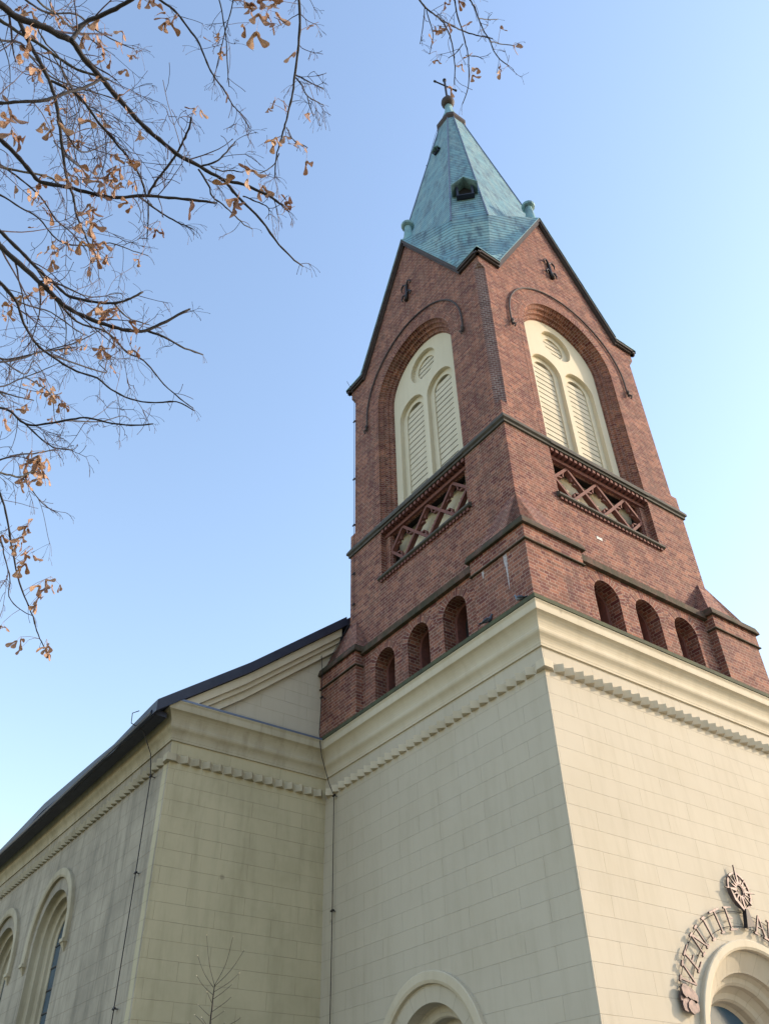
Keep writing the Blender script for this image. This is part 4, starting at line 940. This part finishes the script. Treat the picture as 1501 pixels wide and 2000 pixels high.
def hairs(mb, p, d, n, Ls):
    for _ in range(n):
        v = (d+rv()*.55).normalized(); q = [p.copy()]; g = p.copy()
        Lh = Ls*rnd.uniform(.5, 1.2); st = 5
        for k in range(st): v = (v+Vector((0, 0, -.30))+rv()*.10).normalized(); g = g+v*Lh/st; q.append(g.copy())
        mb.tube(q, [.0007, .0006, .0006, .0006, .0006, .0009], 3, False)
        if rnd.random() < .6:
            k = rnd.randint(2, 4); vv = (v+rv()*.6).normalized(); mb.tube([q[k], q[k]+vv*Lh*.25, q[k]+vv*Lh*.4+Vector((0, 0, -.008))], [.0006, .0006, .0009], 3, False)
def twig(mb, p, d, Lt, r, lev, hair=True):
    n = 6; q = [p.copy()]; g = p.copy(); v = d.normalized(); bend = rv()*.10
    for k in range(n): v = (v+bend+rv()*.07+Vector((0, 0, -.035))).normalized(); g = g+v*Lt/n; q.append(g.copy())
    rs = [max(r*(1-.55*k/n), .0010) for k in range(n+1)]; mb.tube(q, rs, 4 if lev else 5, False)
    bud(mb, q[-1], v, max(r*1.25, .0019))
    if lev < 2:
        for k in range(1, n):
            if rnd.random() < (.28 if lev == 0 else .10):
                ax = v.cross(rv()).normalized(); 
                for s in ((-1, 1) if rnd.random() < .4 else (rnd.choice((-1, 1)),)):
                    nd_ = ((q[k+1]-q[k]).normalized()*.75+ax*s*.8).normalized(); twig(mb, q[k], nd_, Lt*rnd.uniform(.25, .55), max(rs[k]*.62, .0009), lev+1, hair)
    if hair and rnd.random() < (.35 if lev else .3): hairs(mb, q[-1], v, rnd.randint(2, 5), rnd.uniform(.035, .08))
    return q
def outside(p):   # stay out of the clear sky beside the tower so that twigs keep to the crown's own extent
    v = p-CAM; z = v.dot(D_); x = 750.5+FPX*v.dot(R_)/z; y = 1000-FPX*v.dot(U_)/z
    return x, y
def okpt(x, y): return x < 330+170*(y < 380) and y < 1200 or (y < 210 and x < 640)
branches = []
for (P3, R3, n0, li, i) in polys:
    mb = MB(); rr = [r*(1+.10*math.sin(k*2.3+i)+(.16 if (k % 7) == 3 else 0)) for k, r in enumerate(R3)]
    mb.tube(P3, rr, 7, True)
    d = (P3[-1]-P3[-2]).normalized(); bud(mb, P3[-1], d, max(R3[-1]*1.35, .0022))
    b = part(mb, 'branch', BARK2 if li else BARK, tree, smooth=True); branches.append(b)
    tw = MB(); n = len(P3); base = R3[n0]*2*FPX/3
    step = 4
    for k in range(n0+2, n-1, step):
        x, y = outside(P3[k])
        right = i in (21, 27, 30, 32, 33)
        pr = .55 if (x < 260 and y < 700) else .45
        if right: pr = .45
        if rnd.random() < pr:
            dd = (P3[k+1]-P3[k]).normalized(); ax = dd.cross(rv()).normalized()
            for s in ((-1, 1) if rnd.random() < .35 else (1,)):
                v = (dd*.7+ax*s*.75+D_*rnd.uniform(-.2, .5)+Vector((0, 0, -.05))).normalized()
                Lt = rnd.uniform(.07, .19) if not right else rnd.uniform(.05, .11)
                if x < 230 and y < 640: Lt *= 1.4
                e = outside(P3[k]+v*Lt)
                if not right and not okpt(*e): Lt *= .4
                twig(tw, P3[k], v, Lt, max(R3[k]*.38, .0011), 0 if Lt > .09 else 1)
    hairs(tw, P3[-1], d, 2, .05)
    if tw.v: tgo = part(tw, 'twigs', TWIG, b); tgo['kind'] = 'stuff'
# farther fine spray deeper in the crown, each spray springing from a traced limb
src = [p for p in polys if p[4] in (0, 2, 4, 5, 8, 9, 12, 14, 17, 40, 41, 42, 43, 45, 46, 47, 49, 51)]
for j in range(15):
    P3, R3, n0, li, i = rnd.choice(src); k = rnd.randint(n0, max(n0+1, int(n0+(len(P3)-n0)*.55)))
    p = P3[k]; x, y = outside(p)
    tgt = up(x+rnd.uniform(20, 170), y+rnd.uniform(-60, 190), rnd.uniform(3.3, 5.2)); e = outside(tgt)
    if not okpt(*e): continue
    mb = MB(); v0 = (P3[min(k+1, len(P3)-1)]-P3[k-1]).normalized(); Ld = (tgt-p).length
    q = spline([p, p.lerp(tgt, .3)+v0*.07+rv()*.02, p.lerp(tgt, .7)+rv()*.04, tgt], 5)
    r0_ = rnd.uniform(.0028, .0048); rs = [r0_*(1-.6*t/(len(q)-1)) for t in range(len(q))]; mb.tube(q, rs, 5)
    b = part(mb, 'branch', BARK, tree, smooth=True); tw = MB()
    for t in range(3, len(q)-1, 2):
        dd = (q[t+1]-q[t]).normalized(); ax = dd.cross(rv()).normalized()
        for s in (-1, 1):
            if rnd.random() < .5: twig(tw, q[t], (dd*.8+ax*s*.7).normalized(), rnd.uniform(.12, .38), rs[t]*.55, 0)
    hairs(tw, q[-1], dd, 4, .09)
    if tw.v: tgo = part(tw, 'twigs', TWIG, b); tgo['kind'] = 'stuff'
    polys.append((q, rs, 0, 0, 100+j)); branches.append(b)
# seed clusters: (x, y, number of pairs, size)
SC = [(60,125,3,1.3),(63,155,1,1),(190,80,3,1.5),(205,62,2,1.4),(240,78,2,1.3),(285,16,3,1),(331,48,4,1.1),(258,117,3,.9),(180,143,2,1),(199,172,1,.8),(240,150,1,.9),(160,204,2,1),(92,243,2,.9),(132,225,1,.7),(12,240,3,1.4),(25,262,3,1.4),(75,372,3,1.2),(70,395,2,1.1),(92,405,2,1.1),(165,348,4,1.3),(185,402,3,1.2),(175,435,4,1.3),(150,350,2,1.1),(205,358,3,1.1),(222,368,3,1.1),(237,340,2,1),(246,352,2,1),(218,320,3,1),(245,318,2,1),(105,495,3,1.2),(100,510,2,1),(132,490,3,1.1),(188,488,4,1.2),(200,505,3,1.2),(95,572,3,1.2),(82,585,2,1),(196,604,3,1.1),(212,618,4,1.2),(218,645,2,1),(60,585,2,.9),(32,610,2,.8),(15,625,1,.8),(132,688,3,1),(76,752,3,1),(92,765,3,1),(112,790,5,1.2),(100,775,3,1),(265,688,2,.9),(235,745,1,.9),(313,446,2,.9),(303,465,2,.8),(440,192,1,.8),(543,206,2,.8),(562,232,1,.8),(546,282,2,1),(558,285,1,1),(598,305,2,1),(588,300,1,1),(580,112,1,1),(615,238,1,.9),(528,215,1,.8),(468,388,3,1.4),(490,345,3,1.1),(505,372,2,1),(545,395,3,1.1),(372,412,1,1.5),(387,220,2,.8),(500,12,5,1.5),(515,30,4,1.5),(488,30,2,1.3),(527,15,3,1.2),(85,893,4,1.1),(72,915,5,1.1),(90,925,4,1.1),(62,1032,4,1),(48,1062,4,1),(58,1080,4,1),(52,1105,3,1),(85,1148,3,1),(100,1140,3,1),(75,1178,3,1),(92,1262,4,1),(40,1258,2,1),(56,1264,1,1),(8,1228,2,.9),(875,6,3,1),(866,62,3,1),(845,72,2,.9),(852,92,1,.9),(912,60,2,.9),(900,132,2,.9),(921,150,2,.9),(885,182,1,1),(1006,97,2,.9),(984,148,2,.9),(976,72,1,.8),(852,114,1,.8),(487,58,1,.9),(622,57,1,.8)]
allp = [(p, b, kk) for (P3, R3, n0, li, i), b in zip(polys, branches) for kk, p in enumerate(P3) if kk >= n0]
A2 = [(outside(p), p, b) for p, b, kk in allp]
def samara(mb, p, d, nrm, s):
    d = d.normalized(); t = d.cross(nrm).normalized(); nn = t.cross(d).normalized(); Lw = .046*s; wd = .0185*s
    prof = [(-.05, .0), (.08, .28), (.22, .30), (.32, .16), (.45, .32), (.62, .72), (.8, .95), (.93, .82), (1.0, .35), (.98, -.05), (.85, -.22), (.6, -.20), (.3, -.22), (.12, -.22)]
    c_ = [p+d*(u*Lw)+t*(v*wd)+nn*(math.sin(u*3)*.004*s+v*v*.0015*s) for u, v in prof]
    m_ = [p+d*(u*Lw)+nn*(math.sin(u*3)*.004*s+.0007) for u in (0, .3, .6, .9)]
    cen = p+d*Lw*.5+nn*.003*s
    for a, b in zip(c_, c_[1:]+c_[:1]): mb.poly([cen, a, b], [(0, 0), (1, 0), (0, 1)])
    c2 = [q-nn*.0006 for q in c_]
    for a, b, a2, b2 in zip(c_, c_[1:]+c_[:1], c2, c2[1:]+c2[:1]): mb.poly([a, b, b2, a2], [(0, 0)]*4)
    for a, b in zip(c2, c2[1:]+c2[:1]): mb.poly([cen-nn*.0006, b, a], [(0, 0)]*3)
    mb.tube([p-d*.001, p+d*.004*s, p+d*.011*s], [.0012*s, .0036*s, .001*s], 6)
for (x, y, npair, s) in SC:
    (pxy, p, b) = min(A2, key=lambda a: (a[0][0]-x)**2+(a[0][1]-y)**2)
    dep = (p-CAM).dot(D_); hub = up(x, y-14, dep+rnd.uniform(-.03, .03))
    mb = MB(); dd = hub-p
    mb.tube([p, p.lerp(hub, .5)+Vector((0, 0, .006)), hub], [.0010, .0008, .0008], 4)
    for k in range(npair):
        st = (Vector((0, 0, -1))+rv()*.35).normalized(); q = hub+st*rnd.uniform(.006, .045)*s+rv()*.012*s
        mb.tube([hub, hub.lerp(q, .5)+rv()*.002, q], .0006, 3, False)
        ax = (rv()+D_*.2).normalized(); side = st.cross(ax).normalized(); spread = rnd.uniform(.25, .8)
        for sg in (-1, 1): samara(mb, q, (st+side*sg*spread), ax, s*rnd.uniform(.65, 1.05))
    part(mb, 'seed_cluster', SEED, b)
ex = MB(); cand = [a for a in A2 if (0 < a[0][0] < 300 and 0 < a[0][1] < 660) or (0 < a[0][0] < 110 and 0 < a[0][1] < 1250) or (0 < a[0][0] < 640 and -5 < a[0][1] < 150)]
for _ in range(75):
    (pxy, p, b) = rnd.choice(cand); sz = rnd.uniform(.6, 1.1); hub = p+Vector((rnd.uniform(-.02, .02), rnd.uniform(-.02, .02), -rnd.uniform(.015, .05)))
    ex.tube([p, p.lerp(hub, .5)+rv()*.002, hub], .0008, 3, False)
    for k in range(rnd.choice((1, 1, 2, 3))):
        st = (Vector((0, 0, -1))+rv()*.4).normalized(); q = hub+st*rnd.uniform(.005, .04)*sz+rv()*.008; ax = rv().normalized(); side = st.cross(ax).normalized(); spread = rnd.uniform(.25, .9)
        ex.tube([hub, q], .0006, 3, False)
        for sg in (-1, 1):
            if rnd.random() < .8: samara(ex, q, st+side*sg*spread, ax, sz*rnd.uniform(.7, 1.05))
tgo = part(ex, 'scattered_seeds', SEED, tree); tgo['kind'] = 'stuff'

# ================================================================ young sapling by the nave wall
SD = 7.4
def sp(a, b_, dd=0): return up(340+a/6.823, 1780+b_/6.823, SD+dd)
base = sp(478, 1620); base.z = GZ
sap = thing('young_tree', 'slender bare sapling with pale buds in front of the nave front wall', 'young tree', tuple(base))
mb = MB(); st = [sp(540, 985), sp(528, 1080), sp(515, 1180), sp(505, 1300), sp(490, 1400), sp(482, 1510), sp(474, 1700)]
low = st[-1]; st += [low.lerp(base, .4)+Vector((.02, 0, 0)), base]
mb.tube(st, [.004, .005, .0055, .006, .007, .0075, .009, .014, .02], 7); part(mb, 'trunk', BARK, sap, smooth=True)
TT = [(540, 985, 470, 700, 435, 320), (540, 985, 690, 700, 785, 340), (540, 1000, 760, 780, 935, 515), (538, 1070, 735, 945, 865, 825), (528, 1165, 660, 1070, 775, 970), (510, 1335, 680, 1215, 765, 1135), (505, 1440, 580, 1390, 672, 1325), (525, 1015, 400, 820, 315, 590), (515, 1110, 390, 990, 305, 860), (500, 1215, 465, 1130, 440, 1075), (475, 1395, 390, 1315, 325, 1245), (440, 1500, 340, 1440, 275, 1380), (450, 1510, 400, 1465, 365, 1415), (760, 1510, 830, 1460, 888, 1402), (600, 1560, 640, 1520, 678, 1482), (490, 1620, 330, 1560, 190, 1480)]
for q in TT:
    mb = MB(); r = rnd.uniform(-.12, .12); a, b_, e = sp(q[0], q[1]), sp(q[2], q[3], r*.6), sp(q[4], q[5], r)
    if q[1] > 1480: a = st[5].lerp(st[6], rnd.uniform(.2, .9))
    pts = spline([a, b_, e], 4); mb.tube(pts, [.0026-.0012*i/(len(pts)-1) for i in range(len(pts))], 5); tg = part(mb, 'twig', BARK, sap)
    mb = MB(); bud(mb, e, (e-b_).normalized(), .005); part(mb, 'bud', CRP, tg)
